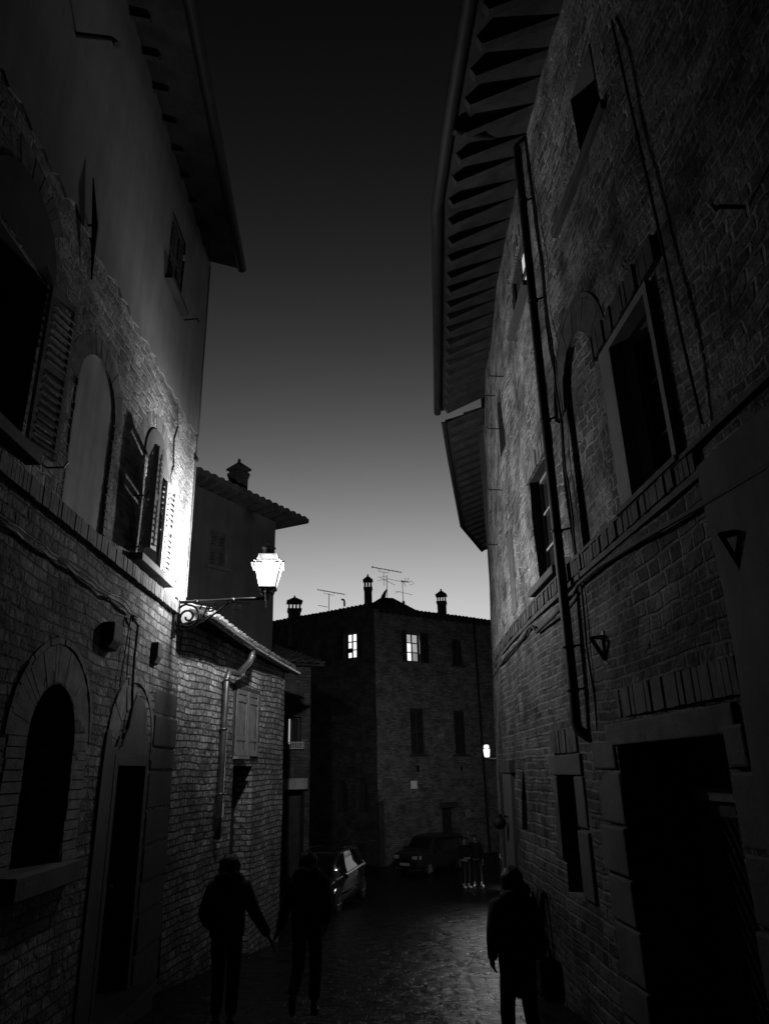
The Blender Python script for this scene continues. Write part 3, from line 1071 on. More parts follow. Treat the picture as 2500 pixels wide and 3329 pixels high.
def frustum(mb, c, a0, z0, a1, z1, caps=False):
    p = sq(c, a0, z0) + sq(c, a1, z1)
    f = [(0, 1, 5, 4), (1, 2, 6, 5), (2, 3, 7, 6), (3, 0, 4, 7)]
    if caps:
        f += [(3, 2, 1, 0), (4, 5, 6, 7)]
    mb.add(p, f)
mb = MB()
frustum(mb, LC, .125, .10, .20, .45); mb.build('glass', M['lamp_glass'], lamp)
mb = MB(); frustum(mb, LC, .172, .505, .142, .62); mb.build('glass', M['lamp_glass'], lamp)
mb = MB(); frustum(mb, LC, .240, .462, .185, .500); mb.build('glass_collar', M['lamp_glass'], lamp)
mb = MB()
for a0, a1, z0, z1, r in ((.125, .20, .10, .45, .009), (.172, .142, .505, .62, .008)):
    for p, q in zip(sq(LC, a0, z0), sq(LC, a1, z1)):
        mb.tube([p, q], r, 6)
frustum(mb, LC, .130, .085, .118, .102, True)
for z_, a_, r_ in ((.462, .243, .011), (.500, .188, .009), (.10, .128, .012)):
    ring = sq(LC, a_, z_)
    for p, q in zip(ring, ring[1:] + ring[:1]):
        mb.tube([p, q], r_, 6)
for p, q in zip(sq(LC, .243, .462), sq(LC, .188, .5)):
    mb.tube([p, q], .006, 6)
mb.build('lantern_frame', M['iron'], lamp)
mb = MB()
for p in sq(LC, .105, .075) + [LC + V((x, y, .075)) for x, y in ((0, -.1), (.1, 0), (0, .1), (-.1, 0))]:
    mb.tube([p + UP * .03, p + (LC + UP * .075 - p) * .25 - UP * .05, p + (LC - p) * .55 - UP * .02], [.014, .018, .012], 6)
mb.lathe([(.03, -.13), (.014, -.11), (.04, -.07), (.04, .02), (.055, .04), (.06, .09)], 12, LC)
mb.lathe([(.004, -.22), (.02, -.18), (.012, -.15), (.028, -.13)], 10, LC)
mb.build('lantern_base', M['iron_light'], lamp, smooth=True)
mb = MB(); mb.lathe([(.110, .618), (.095, .65), (.085, .70), (.088, .73), (.115, .745), (.02, .775), (.012, .81), (.02, .825), (.004, .85)], 18, LC)
mb.build('cap', M['iron'], lamp, smooth=True)


lantern_light('bulb', LC + V((0, 0, .41)), LANTERN_POWER, .07, lamp, along=.13)


# ================================================================== low brick outbuilding with tiled lean-to roof
a85 = rad(8.5)
AW = Wall([(-3.25, 11.15), (-3.25 + math.sin(a85) * 5.65, 11.15 + math.cos(a85) * 5.65)], 1, None, .025, 4.0)
out = thing('outbuilding', 'low brick outbuilding with a zinc gutter and curved downpipe, next to the lantern', 'house', (-3.0, 13.5, gz(13.5)))
h_d = rect(2.48, 3.62, -4.2, .15)
h_s = rect(2.46, 3.70, .32, 1.50)
facade(AW, rect(0.0, 5.6, -4.4, 2.35), [h_d, h_s], 'brick_wall', M['brick_annex'], out, 0, .25)
mb = MB(); e = AW.P(5.6, 0)
quad(mb, (e.x, e.y), (-8, 19.0), -5, 2.4); quad(mb, (-3.3, 11.3), (-8, 11.4), -5, 4); quad(mb, (-8, 11.4), (-8, 19), -5, 4)
mb.build('side_wall', M['brick_annex'], out, fix=False)
mb = MB(); wl = [(-3.22, 2.20), (-2.80, 2.30), (-2.74, 2.40), (-3.22, 2.60)]
mb.prism([(x, 10.77, z) for x, z in wl], (0, .10, 0)); mb.build('verge', M['plaster_white'], out)
dm = MB(); reveal(AW, h_d, 0, -.35, dm); door = dm.build('door', M['brick_annex'], out, fix=False)
mb = MB(); wbox(mb, AW, 2.49, 3.61, -4.2, .14, -.38, -.34); mb.build('door_leaf', M['wood_dark'], door)
win = window(out, AW, h_s, .15, M['shutter_dark'], M['room'], M['brick_annex'], 1, 1, .05)
mb = MB(); X = AW.t(3); nn = AW.n(3)
for a, b in ((2.44, 3.06), (3.10, 3.72)):
    wbox(mb, AW, a, a + .07, .33, 1.52, .01, .05); wbox(mb, AW, b - .07, b, .33, 1.52, .01, .05)
    for z0, z1 in ((.33, .42), (.60, .67), (1.30, 1.40), (1.44, 1.52)):
        wbox(mb, AW, a + .07, b - .07, z0, z1, .012, .046)
    wbox(mb, AW, a + .06, b - .06, .35, 1.5, .012, .026)
mb.build('shutter', M['shutter_grey'], win)
mb = MB(); wbox(mb, AW, 2.40, 3.05, .27, .318, -.1, .12); mb.build('sill', M['stone'], win)
mb = MB(); wbox(mb, AW, 2.36, 2.44, .3, 1.6, -.02, .035); wbox(mb, AW, 3.72, 3.80, .3, 1.6, -.02, .035); wbox(mb, AW, 2.44, 3.72, 1.53, 1.60, -.02, .034); mb.build('frame', M['stone_dark'], win)
gp = [V((-2.72, 10.74, 2.32)), V((-2.63, 12.0, 2.28)), V((-2.57, 13.5, 2.29)), V((-2.40, 15.3, 2.28)), V((-2.18, 17.1, 2.26))]
mb = MB(); half_gutter(mb, gp, .082)
for f in (.18, .5, .9, 1.4, 1.9, 2.5, 3.2):
    i = min(int(f), 3); p = gp[i].lerp(gp[i + 1], f - i)
    d_ = (gp[i + 1] - gp[i]).normalized()
    half_gutter(mb, [p - d_ * .012, p + d_ * .012], .092, .012)
mb.build('gutter', M['zinc'], out, smooth=True)
mb = MB()
for i in range(4):
    a_, b_ = gp[i] + V((-.04, 0, .04)), gp[i + 1] + V((-.04, 0, .04))
    tile_roof(mb, a_, b_, V((-1, .10, .30)), 4.0, .23, .065, .4)
roof = mb.build('roof', M['tile'], out)
mb = MB()
for i in range(4):
    a_, b_ = gp[i] + V((-.05, 0, .0)), gp[i + 1] + V((-.05, 0, .0))
    mb.add([a_, b_, b_ + V((-.9, .1, .20)), a_ + V((-.9, .1, .20))], [(0, 1, 2, 3)])
mb.build('soffit', M['wood_roof'], roof, fix=False)
for k in range(11):
    f = .15 + k * .36; i = min(int(f), 3); p = gp[i].lerp(gp[i + 1], f - i)
    mb = MB(); mb.box(p + V((-.06, 0, -.02)), V((-1, .1, .24)).normalized(), V((.1, 1, 0)).normalized(), UP, (0, .7), (-.035, .035), (-.07, .0)); mb.build('rafter', M['wood_roof'], roof)
mb = MB()
T = gp[2] + V((.0, -.05, -.06)); Wp = AW.P(1.72, 1.60, .10)
pts = [T, T + V((-.005, 0, -.14)), T + V((-.04, -.04, -.24)), T.lerp(Wp, .55) + V((0, 0, -.16)), Wp + V((.03, .02, .14)), Wp, AW.P(1.71, .9, .10), AW.P(1.70, 0, .10), AW.P(1.69, -.55, .10), AW.P(1.68, -1.0, .09)]
mb.tube(pts, .056, 12)
for p, q in ((pts[1], pts[2]), (pts[5], pts[6])):
    d_ = (q - p).normalized(); mb.tube([p - d_ * .03, p + d_ * .03], .064, 12)
for z_ in (.75, -.3):
    mb.tube([AW.P(1.70, z_, .10) - UP * .015, AW.P(1.70, z_, .10) + UP * .015], .068, 10); mb.tube([AW.P(1.70, z_, .1), AW.P(1.55, z_, -.02)], .01, 6)
mb.build('downpipe', M['zinc'], out, smooth=True)
mb = MB(); mb.abox(AW.P(1.72, -.56, .08), .14, .14, .22); mb.lathe([(.02, -.3), (.07, -.05), (.07, 0)], 8, AW.P(1.66, -.62, .08)); mb.build('downpipe_shoe', M['zinc'], out)


# ================================================================== tall dark house behind the lantern
a40 = rad(40)
TC = V((-3.28, 20.0, 0)); td = V((math.sin(a40), math.cos(a40), 0))
TW = Wall([(TC.x - td.x * 8, TC.y - td.y * 8), (TC.x, TC.y)], 1, None, .01, 2.0)
tall = thing('tall_house', 'dark plastered house with a tiled roof and single chimney, behind the lantern', 'house', (-5, 18.5, gz(18.5)))
h_t = rect(8 - 2.32, 8 - 1.72, 5.3, 6.32)
# sloping head of the gable wall
facade(TW, [(0, -5), (8.0, -5), (8.0, 7.12), (3.5, 7.66), (0, 7.95)], [h_t], 'wall', M['plaster_dark'], tall, 0, .5)
mb = MB(); quad(mb, (TC.x, TC.y), (-5.2, 29), -5, 7.1); quad(mb, (-5.2, 29), (-14, 26), -5, 7.1); mb.build('side_wall', M['plaster_grey'], tall, fix=False)
win = window(tall, TW, h_t, .16, M['shutter_dark'], M['glass_far'], M['plaster_grey'], 2, 1, .06)
closed_shutters(win, TW, 8 - 2.30, 8 - 1.74, 5.32, 6.30, -.06, M['shutter_dark'])
mb = MB(); wbox(mb, TW, 8 - 2.42, 8 - 1.62, 5.22, 5.298, -.1, .12); mb.build('sill', M['stone_dark'], win)
mb = MB()
pa = TW.P(-1.0, 8.2, .55); pb_ = TW.P(3.6, 7.78, .55); pc = TW.P(8.85, 7.22, .55)
back = V((-td.y, td.x, 0))
for a_, b_ in ((pa, pb_), (pb_, pc)):
    tile_roof(mb, a_, b_, back + UP * .10, 5.5, .24, .06, .4, .08)
roof = mb.build('roof', M['tile_dark'], tall)
for k in range(15):
    s_ = 3.8 + k * .33; f = (s_ - 3.6) / 5.25; zz = 7.78 - .56 * f - .10
    mb = MB(); mb.box(TW.P(s_, zz, .5), td, -TW.n(s_), UP, (-.04, .04), (0, .75), (-.05, .06)); mb.build('rafter', M['wood_roof'], roof)
chimney(roof, TW.P(8 - 1.27, 7.50, -.25), .40, .78, .09, .30, M['tile_dark'], 3, rad(50), .09)
mb = MB(); mb.abox(TW.P(7.7, 3.15, .08), .10, .14, .22); mb.build('meter_box', M['stone'], tall)

# ================================================================== little dark row house with a lit window, past the outbuilding
RH = Wall([(-3.5, 20.35), (-2.28, 21.0)], 1, None, .01, 6.0)
row = thing('row_house', 'dark row house with one curtained glowing window above a small rail', 'house', (-3, 21, gz(21)))
L_ = RH.acc[-1]
h_w = rect(.62, 1.12, .72, 1.50); h_d = rect(.60, 1.22, -4.6, -.42)
facade(RH, rect(0, L_, -5, 2.9), [h_w, h_d], 'wall', M['brick_dark'], row, 0, .3)
mb = MB(); e = RH.P(L_, 0); quad(mb, (e.x, e.y), (-3.75, 22.6), -5, 2.9); quad(mb, (-3.75, 22.6), (-5.2, 30), -5, 2.9); mb.build('side_wall', M['brick_dark'], row, fix=False)
win = window(row, RH, h_w, .2, M['wood_dark'], M['room'], M['plaster_dark'], 2, 1, .05)
mb = MB(); wbox(mb, RH, .80, .86, .76, 1.46, -.19, -.175); wbox(mb, RH, 1.075, 1.10, .8, 1.46, -.19, -.175); mb.build('curtain', M['lit_soft'], win)
mb = MB()
wbox(mb, RH, .58, 1.15, .80, .815, .12, .135)
for k in range(12):
    s_ = .59 + k * .0495; mb.tube([RH.P(s_, .64, .13), RH.P(s_, .81, .13)], .009, 5)
wbox(mb, RH, .58, 1.15, .63, .645, .0, .14)
mb.build('railing', M['shutter'], win)
mb = MB(); wbox(mb, RH, .50, 1.25, -.42, -.14, -.05, .18); mb.build('lintel', M['stone'], row)
dm = MB(); reveal(RH, h_d, 0, -.3, dm); panel(RH, h_d, -.3, dm); dm.build('door', M['wood_dark'], row, fix=False)
mb = MB(); tile_roof(mb, RH.P(-.3, 2.95, .35), RH.P(L_ + .3, 2.95, .35), V((-.5, 1, .3)), 5, .24, .06, .4); mb.build('roof', M['tile_dark'], row)


# ================================================================== corner house closing the street
CC = V((-.685, 37.0, 0)); a54 = rad(54)
rdir = V((math.sin(a54), math.cos(a54), 0)); ldir = V((-math.sin(a54), math.cos(a54), 0))
FR = Wall([(CC.x, CC.y), (CC.x + rdir.x * 13, CC.y + rdir.y * 13)], 1, None, .02, 3.0)
FL = Wall([(CC.x, CC.y), (CC.x + ldir.x * 14, CC.y + ldir.y * 14)], -1, None, .02, 5.0)
far = thing('corner_house', 'brick corner house ending the street, with two glowing upper windows and three chimneys', 'house', (0, 40, gz(40)))
hr = [rect(2.08, 2.96, 5.48, 7.0), rect(5.30, 6.05, 5.46, 6.92), rect(2.14, 3.02, .74, 3.06), rect(5.13, 5.92, .72, 3.0), rect(3.98, 4.86, -5, -1.88), rect(2.45, 2.62, -.10, .22), rect(5.4, 5.55, -.1, .15)]
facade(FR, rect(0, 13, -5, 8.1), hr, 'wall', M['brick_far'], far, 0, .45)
hl = [rect(1.20, 2.00, 5.66, 7.0), rect(3.30, 3.75, 5.7, 6.9), rect(5.6, 7.1, 5.6, 7.2), arch(.6, 1.35, -1.9, -.75, .42), arch(1.9, 2.7, -1.9, -.85, .42)]
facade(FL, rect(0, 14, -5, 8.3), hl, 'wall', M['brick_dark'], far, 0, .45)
mb = MB(); a_ = FR.P(13, 0); b_ = FL.P(14, 0); quad(mb, (a_.x, a_.y), (a_.x - 8, a_.y + 9), -5, 8.1); quad(mb, (b_.x, b_.y), (b_.x + 7, b_.y + 9), -5, 8.1); mb.build('side_wall', M['brick_dark'], far, fix=False)
def lit_window(W, lp, mats, cols, rows):
    win = window(far, W, lp, .14, M['wood_dark'], M['room'], M['plaster_dark'], cols, rows, .055)
    s0, s1 = lp[0][0], lp[1][0]; z0, z1 = lp[0][1], lp[2][1]
    for i in range(cols):
        for j in range(rows):
            k = mats[j * cols + i]
            if k is None:
                continue
            a = s0 + (s1 - s0) * i / cols + .04; b = s0 + (s1 - s0) * (i + 1) / cols - .04
            c = z0 + (z1 - z0) * j / rows + .03; d = z0 + (z1 - z0) * (j + 1) / rows - .03
            q = MB(); panel(W, rect(a, b, c, d), -.145, q); q.build('pane', M[k], win, fix=False)
    return win
win = lit_window(FR, hr[0], ['lit_bright', 'lit_dim', 'lit_bright', 'lit_soft', 'lit_soft', 'lit_soft'], 2, 3)
for a, b in ((1.72, 2.06), (2.99, 3.55)):
    closed_shutters(win, FR, a, b, 5.44, 7.06, .06, M['shutter_dark'], 1)
win = lit_window(FL, hl[0], ['lit_bright', 'lit_bright', 'lit_bright', 'lit_bright', 'lit_bright', 'lit_bright'], 2, 3)
mb = MB(); wbox(mb, FL, 1.62, 1.98, 5.98, 6.22, -.14, -.10); wbox(mb, FL, 1.88, 2.0, 5.7, 6.98, -.14, -.09); mb.build('curtain', M['cloth_dark'], win)
for a, b in ((.80, 1.17), (2.03, 2.55)):
    closed_shutters(win, FL, a, b, 5.62, 7.04, .06, M['shutter_dark'], 1)
for i in (1, 2, 3):
    lp = hr[i]; s0, s1, z0, z1 = lp[0][0], lp[1][0], lp[0][1], lp[2][1]
    win = window(far, FR, lp, .16, M['wood_dark'], M['glass_far'], M['brick_far'], 2, 1, .06)
    closed_shutters(win, FR, s0 + .01, s1 - .01, z0 + .02, z1 - .02, -.05, M['shutter_dark'])
    mb = MB(); wbox(mb, FR, s0 - .14, s1 + .14, z0 - .10, z0 - .002, -.1, .13); mb.build('sill', M['stone_dark'], win)
for i in (1, 2):
    lp = hl[i]; s0, s1, z0, z1 = lp[0][0], lp[1][0], lp[0][1], lp[2][1]
    win = window(far, FL, lp, .16, M['wood_dark'], M['glass_far'], M['brick_dark'], 2, 1, .06)
    closed_shutters(win, FL, s0 + .01, s1 - .01, z0 + .02, z1 - .02, -.05, M['shutter_dark'])
for i in (3, 4):
    dm = MB(); reveal(FL, hl[i], 0, -.18, dm); panel(FL, hl[i], -.18, dm); dm.build('blind_arch', M['plaster_dark'], far, fix=False)
for i in (5, 6):
    dm = MB(); reveal(FR, hr[i], 0, -.2, dm); panel(FR, hr[i], -.2, dm); dm.build('vent', M['room'], far, fix=False)
dm = MB(); reveal(FR, hr[4], 0, -.3, dm); door = dm.build('door', M['brick_far'], far, fix=False)
mb = MB(); wbox(mb, FR, 3.99, 4.85, -4.6, -1.9, -.34, -.29); mb.build('door_leaf', M['wood_dark'], door)
mb = MB(); wbox(mb, FR, 3.82, 5.0, -1.88, -1.62, -.05, .06); mb.build('lintel', M['stone_dark'], door)
mb = MB(); mb.tube([FR.P(7.0, 8.0, .12), FR.P(7.0, -4.2, .12)], .06, 8); mb.build('downpipe', M['copper_dark'], far)
# stepped base of the corner
mb = MB(); wbox(mb, FR, -.02, .30, -4.6, -1.4, -.05, .10); mb.build('corner_stone', M['stone_dark'], far, bevel=.03)
# roof: hipped, barrel tiles
mb = MB()
tile_roof(mb, FR.P(-.30, 8.14, .42), FR.P(13.4, 8.14, .42), -FR.n(3) + UP * .19, 6.0, .28, .07, .45, .08, .72)
tile_roof(mb, FL.P(-.30, 8.24, .42), FL.P(14.4, 8.36, .42), -FL.n(3) + UP * .19, 6.0, .28, .07, .45, .08, .72)
ap = V((-.3, 41.0, 9.42))
roof = mb.build('roof', M['tile_dark'], far)
mb = MB()
for W_, zz in ((FR, 8.02), (FL, 8.22)):
    k = 0
    s_ = .3
    while s_ < 9:
        wbox(mb, W_, s_, s_ + .16, zz - .10, zz + .07, -.05, .30); s_ += .42
    wbox(mb, W_, .02, 10, zz + .07, zz + .11, -.05, .36)
mb.build('cornice', M['brick_piece_dark'], roof)
mb = MB()
for i in range(14):
    p = V((-.62, 37.3, 8.42)).lerp(V((-.3, 41, 9.5)), i / 13); q = V((-.62, 37.3, 8.42)).lerp(V((-.3, 41, 9.5)), (i + 1.15) / 13)
    mb.tube([p, q], [.15, .12], 8)
mb.prism([V((-.75, 39.6, 8.7)), V((-.2, 40.2, 9.45)), V((.35, 40.2, 9.42)), V((2.4, 41.4, 8.55)), V((2.4, 41.4, 8.2)), V((-.75, 39.6, 8.2))], V((.3, 2.0, .2)))
mb.build('ridge', M['tile_dark'], roof)
chimney(roof, V((-5.45, 40.9, 8.42)), .70, .52, .40, .36, M['brick_piece_dark'], 4, rad(10), .08)
chimney(roof, V((-1.08, 40.2, 9.30)), .44, .66, .38, .36, M['brick_piece_dark'], 3, rad(0), .10)
chimney(roof, V((3.2, 40.6, 8.3)), .50, .80, .34, .36, M['brick_piece_dark'], 4, rad(-8), .06)
mb = MB(); mb.tube([(-2.45, 40, 8.95), (-2.45, 40, 9.24), (-2.5, 39.98, 9.34), (-2.62, 39.95, 9.34)], .055, 8); mb.build('vent_pipe', M['copper_dark'], roof)
mb = MB(); mb.tube([(-.22, 40, 9.2), (-.20, 40, 9.45), (-.10, 40, 9.7), (.02, 40, 9.9)], [.15, .13, .08, .03], 8); mb.build('ridge_finial', M['tile_dark'], roof)

# rooftop antennas
ant = thing('tv_antenna', 'aerial with one long boom, standing between the pale-sky chimneys, apart from the other aerials', 'antenna', (-3.34, 40, 8.9), group='aerials on the corner house roof')
mb = MB(); mb.tube([(-3.34, 40, 8.6), (-3.34, 40, 9.72)], .022, 6); mb.build('mast', M['iron'], ant)
mb = MB(); mb.tube([(-4.02, 40, 9.98), (-2.42, 40, 9.65)], .022, 6)
mb.tube([(-3.62, 40, 9.9), (-3.62, 40, 9.74), (-3.06, 40, 9.62), (-3.06, 40, 9.78)], .013, 5); mb.tube([(-3.98, 40, 9.05), (-3.4, 40, 8.93)], .016, 5)
for k in range(9):
    c = V((-4.0, 40, 9.975)).lerp(V((-2.45, 40, 9.655)), k / 8); mb.tube([c + V((-.02, -.22, .0)), c + V((.02, .22, 0))], .008, 4)
mb.build('boom', M['iron'], ant)
ant = thing('tv_antenna', 'tallest aerial, long boom over crossed rods, beside the middle chimney', 'antenna', (0, 40, 9.3), group='aerials on the corner house roof')
mb = MB(); mb.tube([(.02, 40, 9.0), (.03, 40, 10.74)], .022, 6); mb.tube([(-.14, 40, 10.1), (-.15, 40, 10.92)], .015, 6); mb.build('mast', M['iron'], ant)
mb = MB(); mb.tube([(-.81, 40, 11.25), (.9, 40, 10.88)], .024, 6); mb.tube([(-.42, 40, 11.16), (-.42, 40, 10.98), (.14, 40, 10.86), (.14, 40, 11.05)], .014, 5)
mb.tube([(-.46, 40, 10.66), (.5, 40, 10.12)], .014, 5); mb.tube([(.06, 40, 10.52), (.98, 40, 10.30)], .013, 5); mb.tube([(-.52, 40, 10.42), (.1, 40, 10.5)], .009, 5); mb.tube([(-.26, 40, 10.66), (.06, 40, 10.66)], .011, 5)
for k in range(8):
    c = V((-.75, 40, 11.235)).lerp(V((.85, 40, 10.89)), k / 7); mb.tube([c + V((0, -.25, 0)), c + V((0, .25, 0))], .008, 4)
mb.ellipsoid((-.8, 40, 11.25), .05, .05, .05, 8, 6); mb.build('boom', M['iron'], ant)
ant = thing('tv_antenna', 'short aerial with a fanned looped head, beside the tallest aerial', 'antenna', (.94, 40, 9.1), group='aerials on the corner house roof')
mb = MB(); mb.tube([(.95, 40, 8.7), (.93, 40, 10.36)], .02, 6); mb.build('mast', M['iron'], ant)
mb = MB(); mb.tube([(.86, 40, 10.36), (1.32, 40, 10.28)], .03, 6)
for x0, z0, x1, z1 in ((1.02, 10.2, 1.12, 10.55), (1.12, 10.02, 1.0, 10.3), (1.3, 10.55, 1.2, 10.28), (.9, 10.45, .94, 10.1)):
    mb.tube([(x0, 40, z0), (x1, 40, z1)], .014, 5)
mb.tube([(1.28, 40, 10.28), (1.4, 40, 10.34), (1.5, 40, 10.30), (1.6, 40, 10.18), (1.46, 40, 10.10), (1.34, 40, 10.16)], .012, 5)
mb.tube([(.48, 40, 9.78), (1.5, 40, 9.52)], .012, 5); mb.tube([(.46, 40, 9.62), (.8, 40, 9.76)], .009, 5)
mb.build('boom', M['iron'], ant)
ant_box = MB(); ant_box.abox((.96, 40, 9.08), .14, .1, .18); ant_box.build('amplifier', M['iron'], ant)

# plates fixed to the corner house
mb = MB(); wbox(mb, FR, 2.02, 2.42, -.90, -.52, -.02, .035)
o = mb.build('wall_plaque', M['sign_pale'], None); o['label'] = 'pale square plaque on the brick corner house under its shuttered window'; o['category'] = 'plaque'
mb = MB(); mb.lathe([(.02, 0), (.20, 0), (.21, .02), (.20, .035), (.02, .04)], 20, FR.P(5.72, -2.22, .05), FR.n(5.7))
o = mb.build('round_sign', M['stone'], None); o['label'] = 'small round pale sign on the corner house wall, right of its doorway'; o['category'] = 'sign'
mb = MB(); wbox(mb, FR, 5.6, 5.74, -3.22, -3.06, -.02, .05)
o = mb.build('meter_box', M['stone'], None); o['label'] = 'tiny pale box low on the corner house wall, straight below the round sign'; o['category'] = 'box'


# ================================================================== RIGHT: long curved stone house
def lean_r(s, z):
    return -.036 * z * max(0.0, min(1.0, (s - 9.5) / 6))
RWP = [(2.7, -3), (2.5, 0), (2.2, 5), (2.06, 7.4), (1.97, 9.5), (1.94, 11.2), (1.97, 13), (2.12, 15), (2.36, 16.8), (2.85, 20.5), (3.6, 25.5), (4.12, 29), (5.1, 34)]
RW = Wall(RWP, -1, lean_r, .03, 7.0)
stone = thing('stone_house', 'long curved stone house with deep rafters, downpipe and a gated carriage entrance', 'house', (2.2, 6.0, gz(6)))
S1 = 17.4
h_g = rect(7.92, 9.86, -4.0, .16)
h_sd = rect(11.32, 12.02, -1.34, -.10)
h_ad = arch(13.9, 14.34, -.86, -.45, .42, 12, True)
h_d2 = rect(16.55, 17.15, -4.6, .04)
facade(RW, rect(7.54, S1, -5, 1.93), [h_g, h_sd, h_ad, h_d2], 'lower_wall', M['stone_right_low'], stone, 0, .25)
facade(RW, rect(0, 7.54, -4, 1.93), [], 'plaster_wall', M['plaster_grey'], stone, .05, .4)
h_big = rect(7.88, 8.70, 2.14, 3.66)
h_bn = arch(9.16, 10.16, 2.14, 3.86, .55)
h_w2 = rect(11.12, 12.14, 2.22, 3.72)
h_slit = rect(13.95, 14.32, 2.3, 3.68)
h_top = rect(8.1, 8.74, 5.98, 6.86)
h_lit = rect(11.2, 12.35, 6.34, 7.26)
h_sm = rect(14.0, 14.5, 5.2, 6.3)
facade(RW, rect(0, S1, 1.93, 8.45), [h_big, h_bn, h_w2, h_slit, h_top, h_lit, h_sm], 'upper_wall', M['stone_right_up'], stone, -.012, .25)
mb = MB(); quad(mb, (2.7, -3), (12, -3), -4, 8.5); quad(mb, (12, -3), (12, 15), -4, 8.5); quad(mb, (12, 15), (2.4, 15.1), -4, 8.45); mb.build('side_wall', M['stone_right_up'], stone, fix=False)
# brick sill band beneath the windows
mb = MB(); soldiers(mb, RW, 7.6, S1, 1.93, 2.08, -.06, .045, .075, .014); wbox(mb, RW, 5.0, S1, 2.08, 2.115, -.06, .05); wbox(mb, RW, 5.0, S1, 1.87, 1.927, -.06, .03); mb.build('string_course', M['brick_piece_dark'], stone)
# big window
win = window(stone, RW, h_big, .24, M['wood_mid'], M['glass'], M['plaster_pale'], 2, 3, .06)
mb = MB()
for a, b, c, d in ((7.82, 7.885, 2.12, 3.73), (8.69, 8.95, 2.12, 3.73), (7.885, 8.69, 3.65, 3.73)):
    wbox(mb, RW, a, b, c, d, -.1, .03)
mb.build('surround', M['plaster_pale_o'], win)
mb = MB(); soldiers(mb, RW, 7.62, 9.1, 3.77, 4.02, -.05, .03, .072); mb.build('lintel_bricks', M['brick_piece_dark'], win)
mb = MB(); wbox(mb, RW, 7.78, 9.0, 2.09, 2.138, -.34, .07); mb.build('sill', M['brick_piece_dark'], win)
# blind niche with brick arch
mb = MB(); reveal(RW, h_bn, -.012, -.07, mb); panel(RW, h_bn, -.07, mb); mb.build('blind_arch', M['stone_right_up'], stone, fix=False)
mb = MB(); voussoirs(mb, RW, 9.66, 3.86, .54, .86, -.05, math.pi + .05, 28, -.08, .012, 1.02, .008); voussoirs(mb, RW, 9.66, 3.86, .87, .92, 0, math.pi, 20, -.08, .02, 1.02, .004); mb.build('brick_arch', M['brick_piece_dark'], stone)
# window by the downpipe
win = window(stone, RW, h_w2, .15, M['shutter_grey'], M['glass'], M['plaster_dark'], 2, 3, .045)
mb = MB(); soldiers(mb, RW, 10.95, 12.3, 3.74, 3.98, -.05, .03, .072); mb.build('lintel_bricks', M['brick_piece'], win)
mb = MB(); wbox(mb, RW, 11.0, 12.26, 2.12, 2.218, -.18, .12); mb.build('sill', M['stone_dark'], win, bevel=.01)
# walled-up slit
mb = MB(); reveal(RW, h_slit, 0, -.09, mb); panel(RW, h_slit, -.09, mb); mb.build('blocked_window', M['plaster_pale'], stone, fix=False)
# upper windows
win = window(stone, RW, h_top, .22, M['wood_dark'], M['glass'], M['plaster_grey'], 2, 2, .05)
mb = MB(); wbox(mb, RW, 8.0, 9.75, 5.86, 5.975, -.2, .045); mb.build('sill', M['stone_dark'], win, bevel=.01)
win = window(stone, RW, h_lit, .07, M['wood_dark'], M['room'], M['plaster_dark'], 2, 2, .05)
for z0, z1 in ((6.66, 6.90), (6.95, 7.20)):
    q = MB(); panel(RW, rect(11.27, 11.78, z0, z1), -.076, q); q.build('pane', M['lit_soft'], win, fix=False)
mb = MB(); wbox(mb, RW, 11.1, 12.45, 6.25, 6.338, -.2, .10); mb.build('sill', M['stone_dark'], win)
mb = MB(); soldiers(mb, RW, 11.1, 12.45, 7.28, 7.50, -.05, .025, .072); mb.build('lintel_bricks', M['brick_piece'], win)
win = window(stone, RW, h_sm, .18, M['wood_dark'], M['glass'], M['plaster_dark'], 1, 2, .05)
# carriage entrance
gm = MB(); reveal(RW, h_g, 0, -.62, gm); gate = gm.build('carriage_entrance', M['stone_right_low'], stone, fix=False)
mb = MB(); wbox(mb, RW, 7.7, 10.08, .165, .36, -.3, .04); mb.build('lintel', M['brick_piece_dark'], gate, bevel=.015)
mb = MB(); soldiers(mb, RW, 7.6, 10.1, .40, .64, -.05, .022, .085); mb.build('lintel_bricks', M['brick_piece_dark'], gate)
mb = MB(); wbox(mb, RW, 7.94, 9.84, -.30, -.20, -.60, -.50); mb.build('crossbar', M['wood_roof'], gate)
mb = MB(); panel(RW, rect(7.9, 9.9, -4, .16), -.80, mb); reveal(RW, rect(7.92, 9.86, -4, .16), -.622, -.80, mb); mb.build('passage', M['plaster'], gate, fix=False)
mb = MB()
for a, b in ((7.93, 8.02), (8.84, 8.94), (9.76, 9.85)):
    wbox(mb, RW, a, b, -2.6, -.32, -.60, -.54)
for a, b in ((8.02, 8.84), (8.94, 9.76)):
    wbox(mb, RW, a, b, -2.55, -2.35, -.595, -.545); wbox(mb, RW, a, b, -.42, -.32, -.595, -.545)
k = -12
for k in range(-24, 30):
    for sg in (1, -1):
        s_a = 8.02 + k * .11; pts = []
        for f in (0, 1):
            s_ = s_a + (1.93 * f * .62 if sg > 0 else 1.93 * .62 * (1 - f)); z_ = -2.35 + 1.93 * f
            pts.append((s_, z_))
        # clip to the two gate leaves
        n_ = 24; seg = []
        for i in range(n_ + 1):
            f = i / n_; s_ = pts[0][0] + (pts[1][0] - pts[0][0]) * f; z_ = pts[0][1] + (pts[1][1] - pts[0][1]) * f
            if 8.02 <= s_ <= 9.76:
                seg.append(RW.P(s_, z_, -.565 + sg * .006))
        if len(seg) > 1:
            mb.tube([seg[0], seg[-1]], .008, 4, False)
mb.build('lattice_gate', M['iron'], gate)
